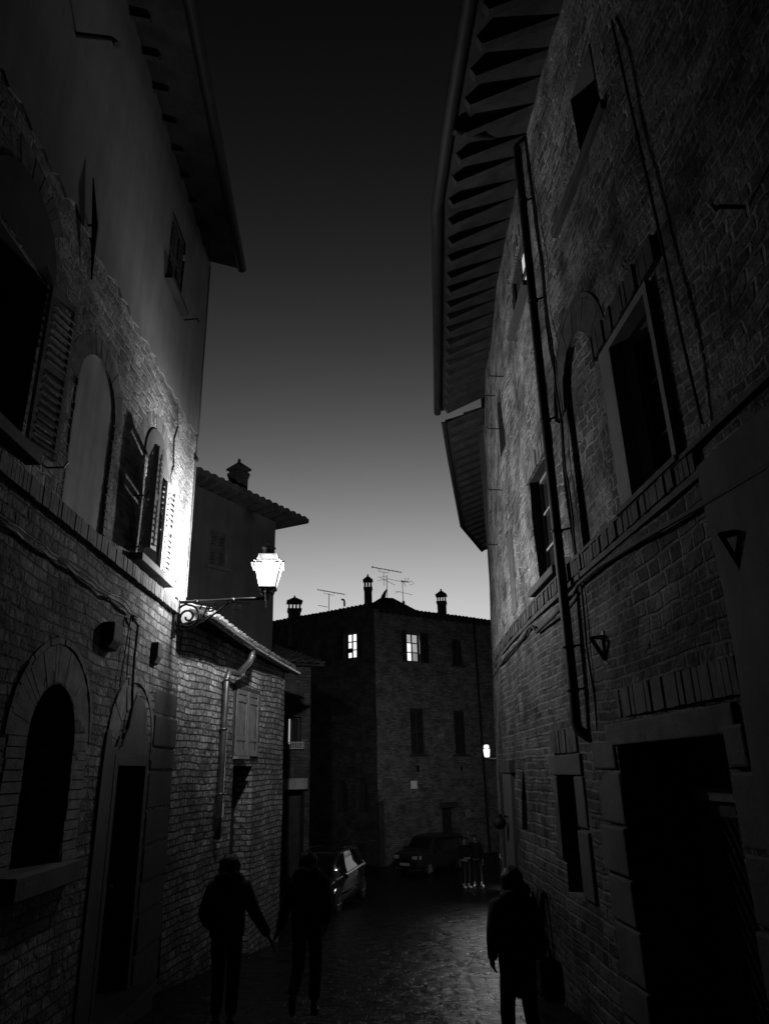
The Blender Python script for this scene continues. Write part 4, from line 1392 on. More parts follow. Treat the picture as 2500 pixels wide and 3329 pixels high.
# rough pillar stones beside the entrance
mb = MB(); mb2 = MB(); z = -3.0
while z < .1:
    hh = random.uniform(.26, .48)
    for q, a, b in ((mb, 9.88, 10.55), (mb2, 7.56, 7.90)):
        wbox(q, RW, a + random.uniform(0, .03), b - random.uniform(0, .08), z, z + hh - .025, -.06, .035 + random.uniform(-.015, .03))
    z += hh
mb.build('jamb', M['stone_dark'], gate, bevel=.02); mb2.build('jamb', M['stone_dark'], gate, bevel=.02)
# small window and the pointed niche
win = window(stone, RW, h_sd, .34, M['wood_dark'], M['room'], M['stone_right_low'], 1, 1, .06)
mb = MB(); wbox(mb, RW, 11.0, 12.3, -.098, .12, -.2, .035); mb.build('lintel', M['stone_dark'], win, bevel=.012)
for a, b, c, d, e in ((10.98, 11.31, -.62, -.11, .03), (10.94, 11.31, -1.3, -.65, .045), (12.03, 12.2, -1.0, -.11, .03)):
    mb = MB(); wbox(mb, RW, a, b, c, d, -.2, e); mb.build('jamb_stone', M['stone_dark'], win, bevel=.015)
mb = MB(); soldiers(mb, RW, 11.1, 12.2, .14, .40, -.05, .022, .085); mb.build('lintel_bricks', M['brick_piece_dark'], win)
mb = MB(); reveal(RW, h_ad, 0, -.3, mb); panel(RW, h_ad, -.3, mb); mb.build('pointed_niche', M['room'], stone, fix=False)
dm = MB(); reveal(RW, h_d2, 0, -.3, dm); panel(RW, h_d2, -.3, dm); dm.build('door', M['wood_dark'], stone, fix=False)
mb = MB(); wbox(mb, RW, 15.0, 15.95, -4.6, -.08, -.05, .06); mb.build('plaster_pilaster', M['plaster_grey'], stone)
mb = MB(); wbox(mb, RW, 14.9, 16.05, -.078, .10, -.05, .09); mb.build('pilaster_cap', M['stone_dark'], stone)
# service pipes low on the wall
mb = MB()
for s_ in (13.1, 13.28):
    mb.tube([RW.P(s_, -1.55, .0), RW.P(s_, -1.5, .07), RW.P(s_, -1.62, .09), RW.P(s_, -2.9, .09)], .04, 8)
mb.build('service_pipe', M['copper_dark'], stone, smooth=True)
# downpipe from the eave
def lo(y):
    pts = [(-2.5, 1.42), (2, 1.27), (5.26, 1.125), (6.56, 1.035), (8.26, .955), (11.5, 1.16), (14.7, 1.36)]
    for (a, b), (c, d) in zip(pts[:-1], pts[1:]):
        if y <= c:
            return V((b + (d - b) * (y - a) / (c - a), y, 7.82))
    return V((1.36, 14.7, 7.82))
mb = MB()
pipe = [lo(6.9) + V((.02, 0, -.06)), lo(6.9) + V((.05, .0, -.02)), lo(6.95).lerp(RW.P(10.54, 8.2, .12), .5) + UP * .05, RW.P(10.53, 8.28, .16), RW.P(10.54, 8.1, .12)]
pipe += [RW.P(10.54 + .12 * f, 8.1 - 7.6 * f, .12) for f in (.2, .4, .6, .8, .97)]
pipe += [RW.P(10.69, .42, .12), RW.P(10.68, .34, .10), RW.P(10.6, .27, .02), RW.P(10.55, .25, -.05)]
mb.tube(pipe, .056, 12)
for z_ in (7.2, 5.6, 3.9, 2.5, 1.2, .75):
    c = RW.P(10.54 + .12 * (8.1 - z_) / 7.6, z_, .12); mb.tube([c - UP * .015, c + UP * .015], .07, 10); mb.tube([c, RW.P(10.5, z_, -.02)], .012, 6)
mb.build('downpipe', M['copper_dark'], stone, smooth=True)
# thin conduit wandering beside it, and the long cables
mb = MB()
mb.tube([RW.P(10.3 + .03 * math.sin(i * 1.7), 7.6 - i * .28, .03) for i in range(27)], .012, 6)
mb.build('cable', M['cable'], stone)
mb = MB()
mb.tube([RW.P(s_, z_, .05) for s_, z_ in ((5.0, 1.58), (6.8, 1.60), (7.6, 1.66), (8.6, 1.74), (9.6, 1.80), (10.3, 1.80), (10.5, 1.74), (11.4, 1.68), (12.3, 1.66), (12.5, 1.78), (12.8, 1.80), (13.1, 1.74), (15, 1.72), (17.3, 1.70))], .02, 8)
mb.build('cable', M['cable'], stone)
mb = MB(); mb.tube([RW.P(7.55, 6.4, .03), RW.P(7.5, 5.2, .035), RW.P(7.46, 4.0, .03), RW.P(7.44, 3.0, .03), RW.P(7.4, 2.2, .03)], .012, 6); mb.build('cable', M['cable'], stone)
# eaves hooks with wires near the far end
for s_, z_ in ((13.6, 6.3), (14.2, 5.6), (14.6, 4.6), (14.8, 6.6), (15.6, 3.9)):
    mb = MB(); mb.tube([RW.P(s_, z_, -.05), RW.P(s_, z_ + .02, .24), RW.P(s_, z_ + .06, .26)], .010, 5)
    mb.build('hook', M['iron'], stone)
mb = MB(); mb.tube([RW.P(6.5, 3.24, 0), RW.P(6.52, 3.26, .14), RW.P(6.5, 3.22, .19), RW.P(6.5, 3.26, .21)], [.014, .014, .02, .01], 6); mb.build('hook', M['iron'], stone)
# roof: tiles, brick soffit, rafters and gutter
mb = MB()
ys = [-2.5, 2, 5.26, 6.56, 8.26, 11.5, 14.7]
upv = V((1, 0, .34))
for a_, b_ in zip(ys[:-1], ys[1:]):
    tile_roof(mb, lo(a_) + V((.03, 0, .10)), lo(b_) + V((.03, 0, .10)), upv, 5.0, .25, .06, .45)
roof = mb.build('roof', M['tile_dark'], stone)
mb = MB(); nseg = 24; vs = []
for i in range(nseg + 1):
    y = -2.5 + 17.2 * i / nseg; p = lo(y); w = RW.P(y + 3.0, 8.4, -.15)
    vs += [p + V((.02, 0, .055)), V((w.x, y, 7.875 + (w.x - p.x) * .48))]
mb.add(vs, [(2 * i, 2 * i + 1, 2 * i + 3, 2 * i + 2) for i in range(nseg)]); mb.build('soffit', M['soffit'], roof, fix=False)
mb = MB(); half_gutter(mb, [lo(y) + V((-.06, 0, .02)) for y in (-2.5, 2, 5.26, 6.56, 7.6, 8.26, 9, 11.5, 14.75)], .085); mb.build('gutter', M['copper_dark'], roof, smooth=True)
y = 4.2
while y < 14.7:
    p = lo(y); w = RW.P(y + 3.0, 8.35, -.1); L0 = (w.x - p.x)
    d = V((1, random.uniform(-.03, .03), .48)).normalized()
    mb = MB(); mb.box(p + V((.12, 0, .05)), d, V((0, 1, 0)), d.cross(V((0, 1, 0))) * -1 if False else V((-.43, 0, .9)), (0, L0 * 1.12), (-.05, .05), (-.11, .035))
    mb.build('rafter', M['wood_roof'], roof); y += .40 + random.uniform(-.03, .03)

# ------------------------------------------------------------------ second stone house further down on the right
st2 = thing('stone_house', 'farther stone house whose lower roof makes a dark wedge against the sky', 'house', (3.0, 22.0, gz(22)))
h_c = rect(32.1, 33.4, -4.16, -3.98)
h_e = rect(20.5, 21.4, -4.8, -1.9)
facade(RW, rect(S1, RW.acc[-1], -5, 7.75), [h_e, h_c], 'wall', M['stone_right_up'], st2, -.03, .35)
mb = MB(); a_ = RW.P(RW.acc[-1], 0); quad(mb, (a_.x, a_.y), (14, 36), -5, 7.7); quad(mb, (14, 36), (14, 15), -5, 7.7); quad(mb, (14, 15.2), (2.3, 15.3), -5, 7.7); mb.build('side_wall', M['plaster_dark'], st2, fix=False)
dm = MB(); reveal(RW, h_e, 0, -.3, dm); panel(RW, h_e, -.3, dm); dm.build('door', M['wood_dark'], st2, fix=False)
cw = MB(); reveal(RW, h_c, -.03, -.2, cw); cel = cw.build('cellar_window', M['plaster_dark'], st2, fix=False)
q = MB(); panel(RW, h_c, -.2, q); q.build('pane', M['lit_low'], cel, fix=False)
def lo2(y):
    pts = [(14.3, 1.43), (16.6, 1.76), (21.8, 2.55), (24.6, 3.55)]
    for (a, b), (c, d) in zip(pts[:-1], pts[1:]):
        if y <= c:
            return V((b + (d - b) * (y - a) / (c - a), y, 7.42))
    return V((3.55, 24.6, 7.42))
mb = MB()
for a_, b_ in ((14.5, 16.6), (16.6, 21.8), (21.8, 24.6)):
    tile_roof(mb, lo2(a_) + UP * .05, lo2(b_) + UP * .05, V((1, -.16, .32)), 5, .25, .05, .45)
roof = mb.build('roof', M['tile_dark'], st2)
mb = MB(); vs = []
for i in range(13):
    y = 14.5 + 10.1 * i / 12; p = lo2(y); vs += [p, p + V((1.2, -.19, .42))]
mb.add(vs, [(2 * i, 2 * i + 1, 2 * i + 3, 2 * i + 2) for i in range(12)]); mb.build('soffit', M['soffit'], roof, fix=False)
mb = MB(); half_gutter(mb, [lo2(y) + V((-.04, 0, .02)) for y in (14.4, 16.6, 21.8, 24.6)], .06); mb.build('gutter', M['copper_dark'], roof)
for k in range(20):
    p = lo2(14.8 + k * .48); d = V((1, -.16, .34)).normalized()
    mb = MB(); mb.box(p + V((.1, 0, .0)), d, V((.16, 1, 0)).normalized(), UP, (0, .8), (-.05, .05), (-.10, .02)); mb.build('rafter', M['wood_roof'], roof)

# ------------------------------------------------------------------ wall fittings on the right
def v_bracket(s, z, w, h, dpt, label):
    t_ = thing('wall_bracket', label, 'bracket', RW.P(s, z, 0), group='iron brackets on the stone house')
    q = MB()
    a = RW.P(s - w / 2, z, .02); b = RW.P(s + w / 2, z, .02); tip = RW.P(s, z - h, .02); outp = RW.P(s, z, dpt)
    for p_, r_ in (((a, outp), .012), ((b, outp), .012), ((a, b), .012)):
        q.tube(p_, r_, 6)
    q.tube([outp, tip], .022, 6); q.tube([RW.P(s, z + .02, .02), tip], .022, 6)
    q.build('bracket_frame', M['iron'], t_)
    q = MB(); wbox(q, RW, s - .03, s + .03, z - h - .04, z + .06, -.02, .02); q.build('fixing_plate', M['iron'], t_)
v_bracket(9.86, 1.16, .14, .22, .14, 'small triangular iron bracket on the stone wall above the carriage entrance')
v_bracket(7.30, 1.36, .15, .24, .12, 'larger triangular iron bracket on smooth plaster at the right edge')
sc_ = thing('wall_sconce', 'unlit dark round fitting jutting from the pale pilaster', 'lamp', RW.P(15.5, -.8, .05))
q = MB(); q.tube([RW.P(15.5, -.78, .0), RW.P(15.5, -.74, .12), RW.P(15.5, -.78, .2)], .018, 8); q.build('arm', M['iron'], sc_)
q = MB(); q.ellipsoid(RW.P(15.5, -.84, .2), .11, .11, .10, 16, 10); q.lathe([(.03, .09), (.05, .1), (.02, .14)], 10, RW.P(15.5, -.84, .2)); q.build('globe', M['copper_dark'], sc_, smooth=True)

# far wall lamp, peeping past the bend of the wall
FP = V((3.62, 28.2, .62))
fl = thing('wall_lamp', 'small glowing wall lamp far down the street, half hidden by the stone wall', 'street lamp', FP)
mb = MB(); mb.lathe([(.07, -.24), (.10, -.21), (.125, .02), (.12, .04)], 10, FP); mb.build('glass', M['far_lamp_glass'], fl)
mb = MB(); mb.lathe([(.08, .07), (.10, .08), (.105, .15), (.07, .20), (.02, .21)], 12, FP); mb.build('glass', M['far_lamp_glass'], fl)
mb = MB(); mb.lathe([(.13, .04), (.145, .05), (.13, .065), (.09, .072)], 12, FP); mb.lathe([(.03, -.32), (.04, -.29), (.07, -.245)], 10, FP)
mb.tube([FP + V((0, 0, -.29)), FP + V((.3, .03, -.31)), FP + V((.62, .1, -.2))], .022, 8); mb.build('lamp_frame', M['iron'], fl)
lantern_light('bulb', FP + V((0, 0, -.05)), FAR_LAMP_POWER, .06, fl, .05, .5)


# ================================================================== cars
def car(root_o, st, wheels, wr, paint, side_glass, screen_front, screen_rear, width, low=.2, extras=None):
    """body lofted from stations (x, z_low, z_belt, z_roof, w_belt, w_roof); +x is the front"""
    nets = []
    for x, zl, zb, zr, wb, wrf in st:
        nets.append([V((x, wb * .80, zl)), V((x, wb * .97, zl + .06)), V((x, wb * 1.0, (zl + zb) * .5)), V((x, wb * .965, zb)),
                     V((x, (wb * .93 + wrf) * .5, (zb + zr) * .5 + .02)), V((x, wrf, zr - .035)), V((x, wrf * .55, zr)), V((x, 0, zr + .012))])
    SU, SVn = 6, 4
    nu = (len(st) - 1) * SU + 1; nv = 7 * SVn + 1
    grid = []
    for iu in range(nu):
        row_ = [catmull([nets[k][j] for k in range(len(st))], iu / SU) for j in range(8)]
        grid.append([catmull(row_, iv / SVn) for iv in range(nv)])
    body = MB(); glass = {}
    for sgn in (1, -1):
        b = len(body.v)
        body.v += [(p.x, p.y * sgn, p.z) for r_ in grid for p in r_]
        for iu in range(nu - 1):
            for iv in range(nv - 1):
                u = (iu + .5) / SU; v = (iv + .5) / SVn
                key = None
                for i, (u0, u1) in enumerate(side_glass):
                    if u0 < u < u1 and 3.05 < v < 4.8:
                        key = ('side_window', i, sgn)
                if screen_front[0] < u < screen_front[1] and v > 5.15:
                    key = ('windscreen', 0, 0)
                if screen_rear[0] < u < screen_rear[1] and v > 5.15:
                    key = ('rear_window', 0, 0)
                f = (b + iu * nv + iv, b + (iu + 1) * nv + iv, b + (iu + 1) * nv + iv + 1, b + iu * nv + iv + 1)
                if key:
                    glass.setdefault(key, []).append(f)
                else:
                    body.f.append(f)
        # close both ends
        for iu in (0, nu - 1):
            ring = [b + iu * nv + iv for iv in range(nv)]
            body.f.append(tuple(ring))
    verts = list(body.v)
    # underside
    body.abox((0, 0, .26), (st[-1][0] - st[0][0]) * .94, width * .84, .10)
    bo = body.build('body', paint, root_o, smooth=True, local=True)
    for key, fs in glass.items():
        q = MB(); ids = sorted({i for f in fs for i in f}); mp = {i: k for k, i in enumerate(ids)}
        q.add([verts[i] for i in ids], [tuple(mp[i] for i in f) for f in fs])
        q.build(key[0], M['car_glass'], root_o, smooth=True, local=True)
    for wx in wheels:
        for sy in (1, -1):
            c = V((wx, sy * (width / 2 - .085), wr))
            q = MB(); q.lathe([(wr * .62, -.09), (wr * .93, -.095), (wr, -.06), (wr, .06), (wr * .93, .095), (wr * .62, .09)], 24, c, (0, 1, 0))
            w = q.build('wheel', M['rubber'], root_o, smooth=True, local=True)
            q = MB(); yo = c + V((0, sy * .075, 0))
            q.lathe([(wr * .64, -.02), (wr * .64, .02), (wr * .56, .0), (.01, .0)] if sy > 0 else [(.01, -.0), (wr * .56, -.0), (wr * .64, -.02), (wr * .64, .02)], 20, yo, (0, 1, 0))
            for k in range(6):
                a = k * math.pi / 3
                q.tube([yo + V((0, sy * .02, 0)), yo + V((math.cos(a) * wr * .6, sy * .012, math.sin(a) * wr * .6))], wr * .09, 6)
            q.build('rim', M['rim'], w, local=True)
            q = MB()
            pr = [yo + V((math.cos(a) * r_, sy * .01, math.sin(a) * r_)) for r_ in (wr * 1.03, wr * 1.18) for a in [math.pi * k / 12 for k in range(13)]]
            q.add(pr, [(k, k + 1, 13 + k + 1, 13 + k) for k in range(12)])
            q.build('wheel_arch', M['trim_black'], root_o, local=True, fix=False)
    return bo


# rounded black people carrier, nose towards us
mpv = thing('parked_car', 'black rounded people carrier with a bright streak along its flank, parked by the dark houses', 'car', (-2.17, 24.22, gz(24.2) - .02), math.atan2(-.974, -.225))
st = [(-2.08, .42, .86, .95, .62, .50), (-2.0, .32, .96, 1.25, .76, .56), (-1.75, .26, 1.02, 1.50, .83, .60), (-1.2, .24, 1.01, 1.60, .865, .63), (-.4, .24, .98, 1.64, .875, .64),
      (.4, .24, .95, 1.60, .875, .63), (.95, .24, .93, 1.36, .87, .58), (1.35, .24, .92, 1.06, .86, .60), (1.75, .26, .85, .93, .82, .58), (2.0, .32, .70, .78, .70, .5), (2.1, .42, .58, .64, .55, .4)]
car(mpv, st, (1.28, -1.42), .315, M['paint_black'], [(1.4, 2.5), (2.6, 4.0), (4.1, 5.8)], (5.3, 7.0), (.6, 1.7), 1.75)
for sy in (1, -1):
    q = MB(); q.ellipsoid((.92, sy * .98, .98), .09, .09, .07, 12, 8); q.tube([(.92, sy * .86, .93), (.92, sy * .95, .96)], .025, 8); q.build('door_mirror', M['paint_black'], mpv, smooth=True, local=True)
    q = MB(); q.ellipsoid((1.93, sy * .56, .70), .12, .15, .09, 12, 8); q.build('headlight', M['lens'], mpv, smooth=True, local=True)
    q = MB(); q.ellipsoid((-1.93, sy * .68, .98), .09, .11, .16, 12, 8); q.build('tail_light', M['lens'], mpv, smooth=True, local=True)
    for x in (-.62, .38):
        q = MB(); q.tube([(x, sy * .882, .86), (x + .05, sy * .90, .865), (x + .15, sy * .90, .865), (x + .2, sy * .882, .86)], .014, 6); q.build('door_handle', M['lens'], mpv, local=True)
    q = MB(); q.tube([(-1.4, sy * .885, .52), (-.4, sy * .892, .52), (.9, sy * .890, .52)], .022, 6); q.build('side_moulding', M['paint_black'], mpv, local=True, smooth=True)
    q = MB(); q.tube([(-1.95, sy * .79, 1.0), (-1.5, sy * .845, 1.035), (-.8, sy * .862, 1.02), (0, sy * .862, .99), (.9, sy * .852, .955), (1.3, sy * .838, .95)], .034, 8); q.build('highlight_rail', M['highlight_metal'], mpv, smooth=True, local=True)  # added bright rail, stands in for the lamp's reflection along the flank
    q = MB(); q.tube([(-1.5, sy * .56, 1.575), (-.4, sy * .60, 1.655), (.3, sy * .59, 1.635)], .018, 8); q.build('roof_rail', M['paint_black'], mpv, smooth=True, local=True)
q = MB(); q.box((2.1, 0, .45), (1, 0, 0), (0, 1, 0), UP, (-.06, .03), (-.7, .7), (-.08, .06)); q.build('bumper', M['trim_black'], mpv, local=True, bevel=.03)
q = MB(); q.box((2.135, 0, .46), (1, 0, 0), (0, 1, 0), UP, (-.003, .006), (-.26, .26), (-.055, .055)); q.build('number_plate', M['shutter'], mpv, local=True)

# boxy grey hatchback at the corner house, side-on
dirx = -V((1.45, 1.6, 0)).normalized()
fw = V((1.50, 33.4, 0)); nside = V((-dirx.y, dirx.x, 0))
cen = fw - dirx * 1.05 - nside * .74
pan = thing('parked_car', 'boxy grey hatchback parked against the corner house behind two standing people', 'car', (cen.x, cen.y, gz(33.5) - .02), math.atan2(dirx.y, dirx.x))
st = [(-1.72, .40, .82, .90, .68, .56), (-1.66, .30, .92, 1.32, .74, .60), (-1.5, .26, .93, 1.46, .765, .62), (-.9, .24, .93, 1.50, .775, .635), (-.1, .24, .92, 1.50, .78, .635),
      (.42, .24, .91, 1.44, .78, .62), (.78, .24, .90, 1.12, .775, .62), (.98, .25, .885, .97, .77, .62), (1.4, .26, .84, .91, .755, .62), (1.66, .30, .74, .83, .72, .60), (1.73, .40, .62, .70, .66, .55)]
car(pan, st, (1.05, -1.11), .275, M['paint_grey'], [(1.2, 2.7), (2.85, 4.0), (4.05, 5.4)], (5.15, 6.7), (.7, 1.6), 1.56)
for sy in (1, -1):
    q = MB(); q.box((.72, sy * .86, .98), (1, 0, 0), (0, 1, 0), UP, (-.05, .05), (-.09, .09), (-.06, .07)); q.build('door_mirror', M['trim_black'], pan, local=True, bevel=.02)
    q = MB(); q.box((1.70, sy * .50, .72), (1, 0, 0), (0, 1, 0), UP, (-.06, .045), (-.13, .13), (-.07, .07)); q.build('headlight', M['lens'], pan, local=True, bevel=.02)
    q = MB(); q.box((1.60, sy * .70, .72), (1, 0, 0), (0, 1, 0), UP, (-.07, .03), (-.04, .035), (-.07, .07)); q.build('indicator', M['lens'], pan, local=True, bevel=.01)
    q = MB(); q.box((-1.69, sy * .64, .80), (1, 0, 0), (0, 1, 0), UP, (-.05, .05), (-.06, .06), (-.14, .14)); q.build('tail_light', M['lens'], pan, local=True, bevel=.01)
    q = MB(); q.box((0, sy * .782, .50), (1, 0, 0), (0, 1, 0), UP, (-.75, .72), (-.012, .016), (-.07, .07)); q.build('side_moulding', M['trim_black'], pan, local=True)
    q = MB(); q.tube([(-.1, sy * .785, .80), (-.06, sy * .80, .80), (.06, sy * .80, .80), (.1, sy * .785, .80)], .012, 6); q.build('door_handle', M['trim_black'], pan, local=True)
q = MB(); q.box((1.72, 0, .44), (1, 0, 0), (0, 1, 0), UP, (-.08, .06), (-.72, .72), (-.10, .10)); q.build('bumper', M['trim_black'], pan, local=True, bevel=.03)
q = MB(); q.box((1.735, 0, .70), (1, 0, 0), (0, 1, 0), UP, (-.04, .012), (-.35, .35), (-.06, .06)); q.build('grille', M['trim_black'], pan, local=True)
q = MB(); q.box((1.785, 0, .46), (1, 0, 0), (0, 1, 0), UP, (-.004, .006), (-.26, .26), (-.055, .055)); q.build('number_plate', M['shutter'], pan, local=True)


# ================================================================== people
def skin(name, pts, edges, mat, parent, sub=1):
    """pts: {key: (pos, (rx, ry))}; grows one continuous surface around the joints"""
    keys = list(pts); idx = {k: i for i, k in enumerate(keys)}
    me = bpy.data.meshes.new(name)
    me.from_pydata([pts[k][0] for k in keys], [(idx[a], idx[b]) for a, b in edges], [])
    tmp = link(bpy.data.objects.new(name, me))
    m = tmp.modifiers.new('skin', 'SKIN'); m.use_smooth_shade = True
    for i, k in enumerate(keys):
        sv = me.skin_vertices[0].data[i]
        r_ = pts[k][1]
        sv.radius = r_ if isinstance(r_, tuple) else (r_, r_)
        sv.use_root = i == 0
    s = tmp.modifiers.new('sub', 'SUBSURF'); s.levels = sub; s.render_levels = sub
    dg = bpy.context.evaluated_depsgraph_get()
    nm = bpy.data.meshes.new_from_object(tmp.evaluated_get(dg))
    bpy.data.objects.remove(tmp)
    nm.name = name
    nm.materials.clear(); nm.materials.append(mat)
    for p in nm.polygons:
        p.use_smooth = True
    o = link(bpy.data.objects.new(name, nm)); o.parent = parent
    return o


def person(label, loc, rot, J, mats, H=1.72, hair_len=0.0, coat=1.0, coat_len=.0, bag=False, hood=False):
    """J: joint positions for a 1.72 m figure facing +y (l_/r_ prefixes), built facing +y then turned by rot"""
    who = thing('person', label, 'person', loc, rot)
    k = H / 1.72
    P = {a: V(b) * k for a, b in J.items()}
    hd = P['head']; fwd = V(J.get('face', (0, 1, 0))).normalized()
    sid = fwd.cross(UP).normalized()
    pts = {'pelvis': (P['pelvis'], (.135 * k, .10 * k)), 'waist': (P['waist'], (.125 * k, .095 * k)), 'chest': (P['chest'], (.155 * k, .11 * k)), 'neck0': (P['neck'], (.06 * k, .06 * k)),
           'neck1': (P['neck'] + (hd - P['neck']) * .45, .052 * k), 'jaw': (hd - UP * .055 * k + fwd * .015 * k, (.062 * k, .066 * k)), 'skull': (hd + UP * .03 * k, (.076 * k, .088 * k)), 'crown': (hd + UP * .095 * k - fwd * .01, (.05 * k, .058 * k)),
           'nose': (hd + fwd * .098 * k - UP * .01 * k, .012 * k)}
    E = [('pelvis', 'waist'), ('waist', 'chest'), ('chest', 'neck0'), ('neck0', 'neck1'), ('neck1', 'jaw'), ('jaw', 'skull'), ('skull', 'crown'), ('skull', 'nose')]
    for s in ('l', 'r'):
        sg = -1 if s == 'l' else 1
        pts[s + 'sh'] = (P[s + '_sh'], .066 * k); pts[s + 'el'] = (P[s + '_el'], .043 * k); pts[s + 'wr'] = (P[s + '_wr'], .027 * k)
        hdv = (P[s + '_hand'] - P[s + '_wr']).normalized()
        palm = P[s + '_wr'] + hdv * .06 * k
        pts[s + 'palm'] = (palm, (.036 * k, .018 * k))
        E += [('chest', s + 'sh'), (s + 'sh', s + 'el'), (s + 'el', s + 'wr'), (s + 'wr', s + 'palm')]
        # five fingers
        ax = V((0, 1, 0)) - hdv * hdv.y
        ax = ax.normalized() if ax.length > .1 else V((1, 0, 0))
        inn = V((-sg, 0, 0)) - hdv * (V((-sg, 0, 0)).dot(hdv)); inn = inn.normalized() if inn.length > .1 else ax
        for q, (off, ln) in enumerate(((-.030, .062), (-.010, .078), (.010, .084), (.030, .074))):
            b0 = palm + hdv * .045 * k + ax * off * k
            m0 = b0 + hdv * ln * .5 * k + inn * .008; e0 = b0 + hdv * ln * .9 * k + inn * .03
            pts[f'{s}f{q}a'] = (b0, .0095 * k); pts[f'{s}f{q}b'] = (m0, .0085 * k); pts[f'{s}f{q}c'] = (e0, .007 * k)
            E += [(s + 'palm', f'{s}f{q}a'), (f'{s}f{q}a', f'{s}f{q}b'), (f'{s}f{q}b', f'{s}f{q}c')]
        t0 = palm + ax * .042 * k - hdv * .01; t1 = t0 + ax * .018 * k + hdv * .035 * k + inn * .012
        pts[s + 'th0'] = (t0, .011 * k); pts[s + 'th1'] = (t1, .009 * k)
        E += [(s + 'palm', s + 'th0'), (s + 'th0', s + 'th1')]
        pts[s + 'hip'] = (P[s + '_hip'], (.085 * k, .088 * k)); pts[s + 'kn'] = (P[s + '_kn'], .056 * k); pts[s + 'cf'] = (P[s + '_kn'].lerp(P[s + '_an'], .35) - V((0, .012, 0)), .054 * k)
        pts[s + 'an'] = (P[s + '_an'], .036 * k); pts[s + 'toe'] = (P[s + '_an'].lerp(P[s + '_toe'], .8) - UP * .03 * k, .030 * k)
        E += [('pelvis', s + 'hip'), (s + 'hip', s + 'kn'), (s + 'kn', s + 'cf'), (s + 'cf', s + 'an'), (s + 'an', s + 'toe')]
        pts[s + 'ear'] = (hd + sid * (sg * .086 * k) - fwd * .005, (.012 * k, .02 * k)); E.append(('skull', s + 'ear'))
    skin('body', pts, E, M['skin'], who)
    # face: eyes, brows and mouth
    q = MB()
    for sg in (-1, 1):
        q.ellipsoid(hd + fwd * .086 * k + sid * sg * .032 * k + UP * .018 * k, .013 * k, .010 * k, .008 * k, 8, 6)
        q.ellipsoid(hd + fwd * .088 * k + sid * sg * .034 * k + UP * .038 * k, .02 * k, .008 * k, .005 * k, 8, 5)
    q.ellipsoid(hd + fwd * .080 * k - UP * .055 * k, .024 * k, .012 * k, .006 * k, 8, 5)
    q.build('face', M['hair'], who, local=True, smooth=True)
    # hair: cap with a ragged rim
    q = MB(); n, m_ = 20, 10; vs = []; fs = []
    for i in range(m_ + 1):
        for j in range(n):
            a = 2 * math.pi * j / n; dirh = sid * math.cos(a) + fwd * math.sin(a)
            front = max(0, math.sin(a))
            maxp = rad(128 - 58 * front) + hair_len * (1 - front)
            ph = min(maxp, rad(150)) * i / m_
            rr = (.098 + .010 * math.sin(j * 2.7 + i * 1.3) + .007 * math.sin(j * 5.1 - i * 2.1) + hair_len * .10 * (i / m_) * (1 - front)) * k
            p = hd + UP * (.028 * k) - fwd * .012 * k + dirh * (rr * .92 * math.sin(ph)) + UP * (rr * 1.1 * math.cos(ph))
            if hair_len and i == m_ and front < .3:
                p -= UP * (hair_len * .22 + .03 * math.sin(j * 3.9))
            vs.append(p)
    for i in range(m_):
        for j in range(n):
            fs.append((i * n + j, i * n + (j + 1) % n, (i + 1) * n + (j + 1) % n, (i + 1) * n + j))
    q.add(vs, fs); q.build('hair', mats['hair'], who, local=True, smooth=True)
    if hood:
        q = MB(); c0 = P['neck'] + UP * .03 * k - fwd * .03 * k
        ring = [c0 + sid * (.115 * k * math.cos(2 * math.pi * i / 16)) + fwd * (.085 * k * math.sin(2 * math.pi * i / 16)) + UP * (.02 * k * math.sin(i * 1.9) - .03 * k * math.sin(2 * math.pi * i / 16)) for i in range(17)]
        q.tube(ring, [.055 * k + .012 * k * math.sin(i * 2.3) for i in range(17)], 8, False); q.build('hood', mats['jacket'], who, local=True, smooth=True)
    # jacket: torso and sleeves
    c_ = coat
    jp = {'w': (P['waist'] - UP * (.10 + coat_len) * k, (.185 * c_ * k, .14 * c_ * k)), 'c': (P['chest'] - UP * .06 * k, (.175 * c_ * k, .13 * c_ * k)), 's': (P['chest'] + UP * .09 * k, (.15 * c_ * k, .10 * c_ * k)), 'n': (P['neck'] + UP * .005 * k, (.075 * k, .072 * k))}
    je = [('w', 'c'), ('c', 's'), ('s', 'n')]
    for s in ('l', 'r'):
        jp[s + 's'] = (P[s + '_sh'] - UP * .01, .085 * c_ * k); jp[s + 'e'] = (P[s + '_el'], .062 * c_ * k); jp[s + 'w'] = (P[s + '_wr'], .043 * c_ * k)
        je += [('s', s + 's'), (s + 's', s + 'e'), (s + 'e', s + 'w')]
    skin('jacket', jp, je, mats['jacket'], who)
    tp = {'p': (P['pelvis'] + UP * .05 * k, (.15 * k, .115 * k))}; te = []
    for s in ('l', 'r'):
        tp[s + 'h'] = (P[s + '_hip'] - UP * .02, (.098 * k, .10 * k)); tp[s + 'k'] = (P[s + '_kn'], .080 * k); tp[s + 'a'] = (P[s + '_an'] + UP * .05 * k, .068 * k)
        te += [('p', s + 'h'), (s + 'h', s + 'k'), (s + 'k', s + 'a')]
    skin('trousers', tp, te, mats['trousers'], who)
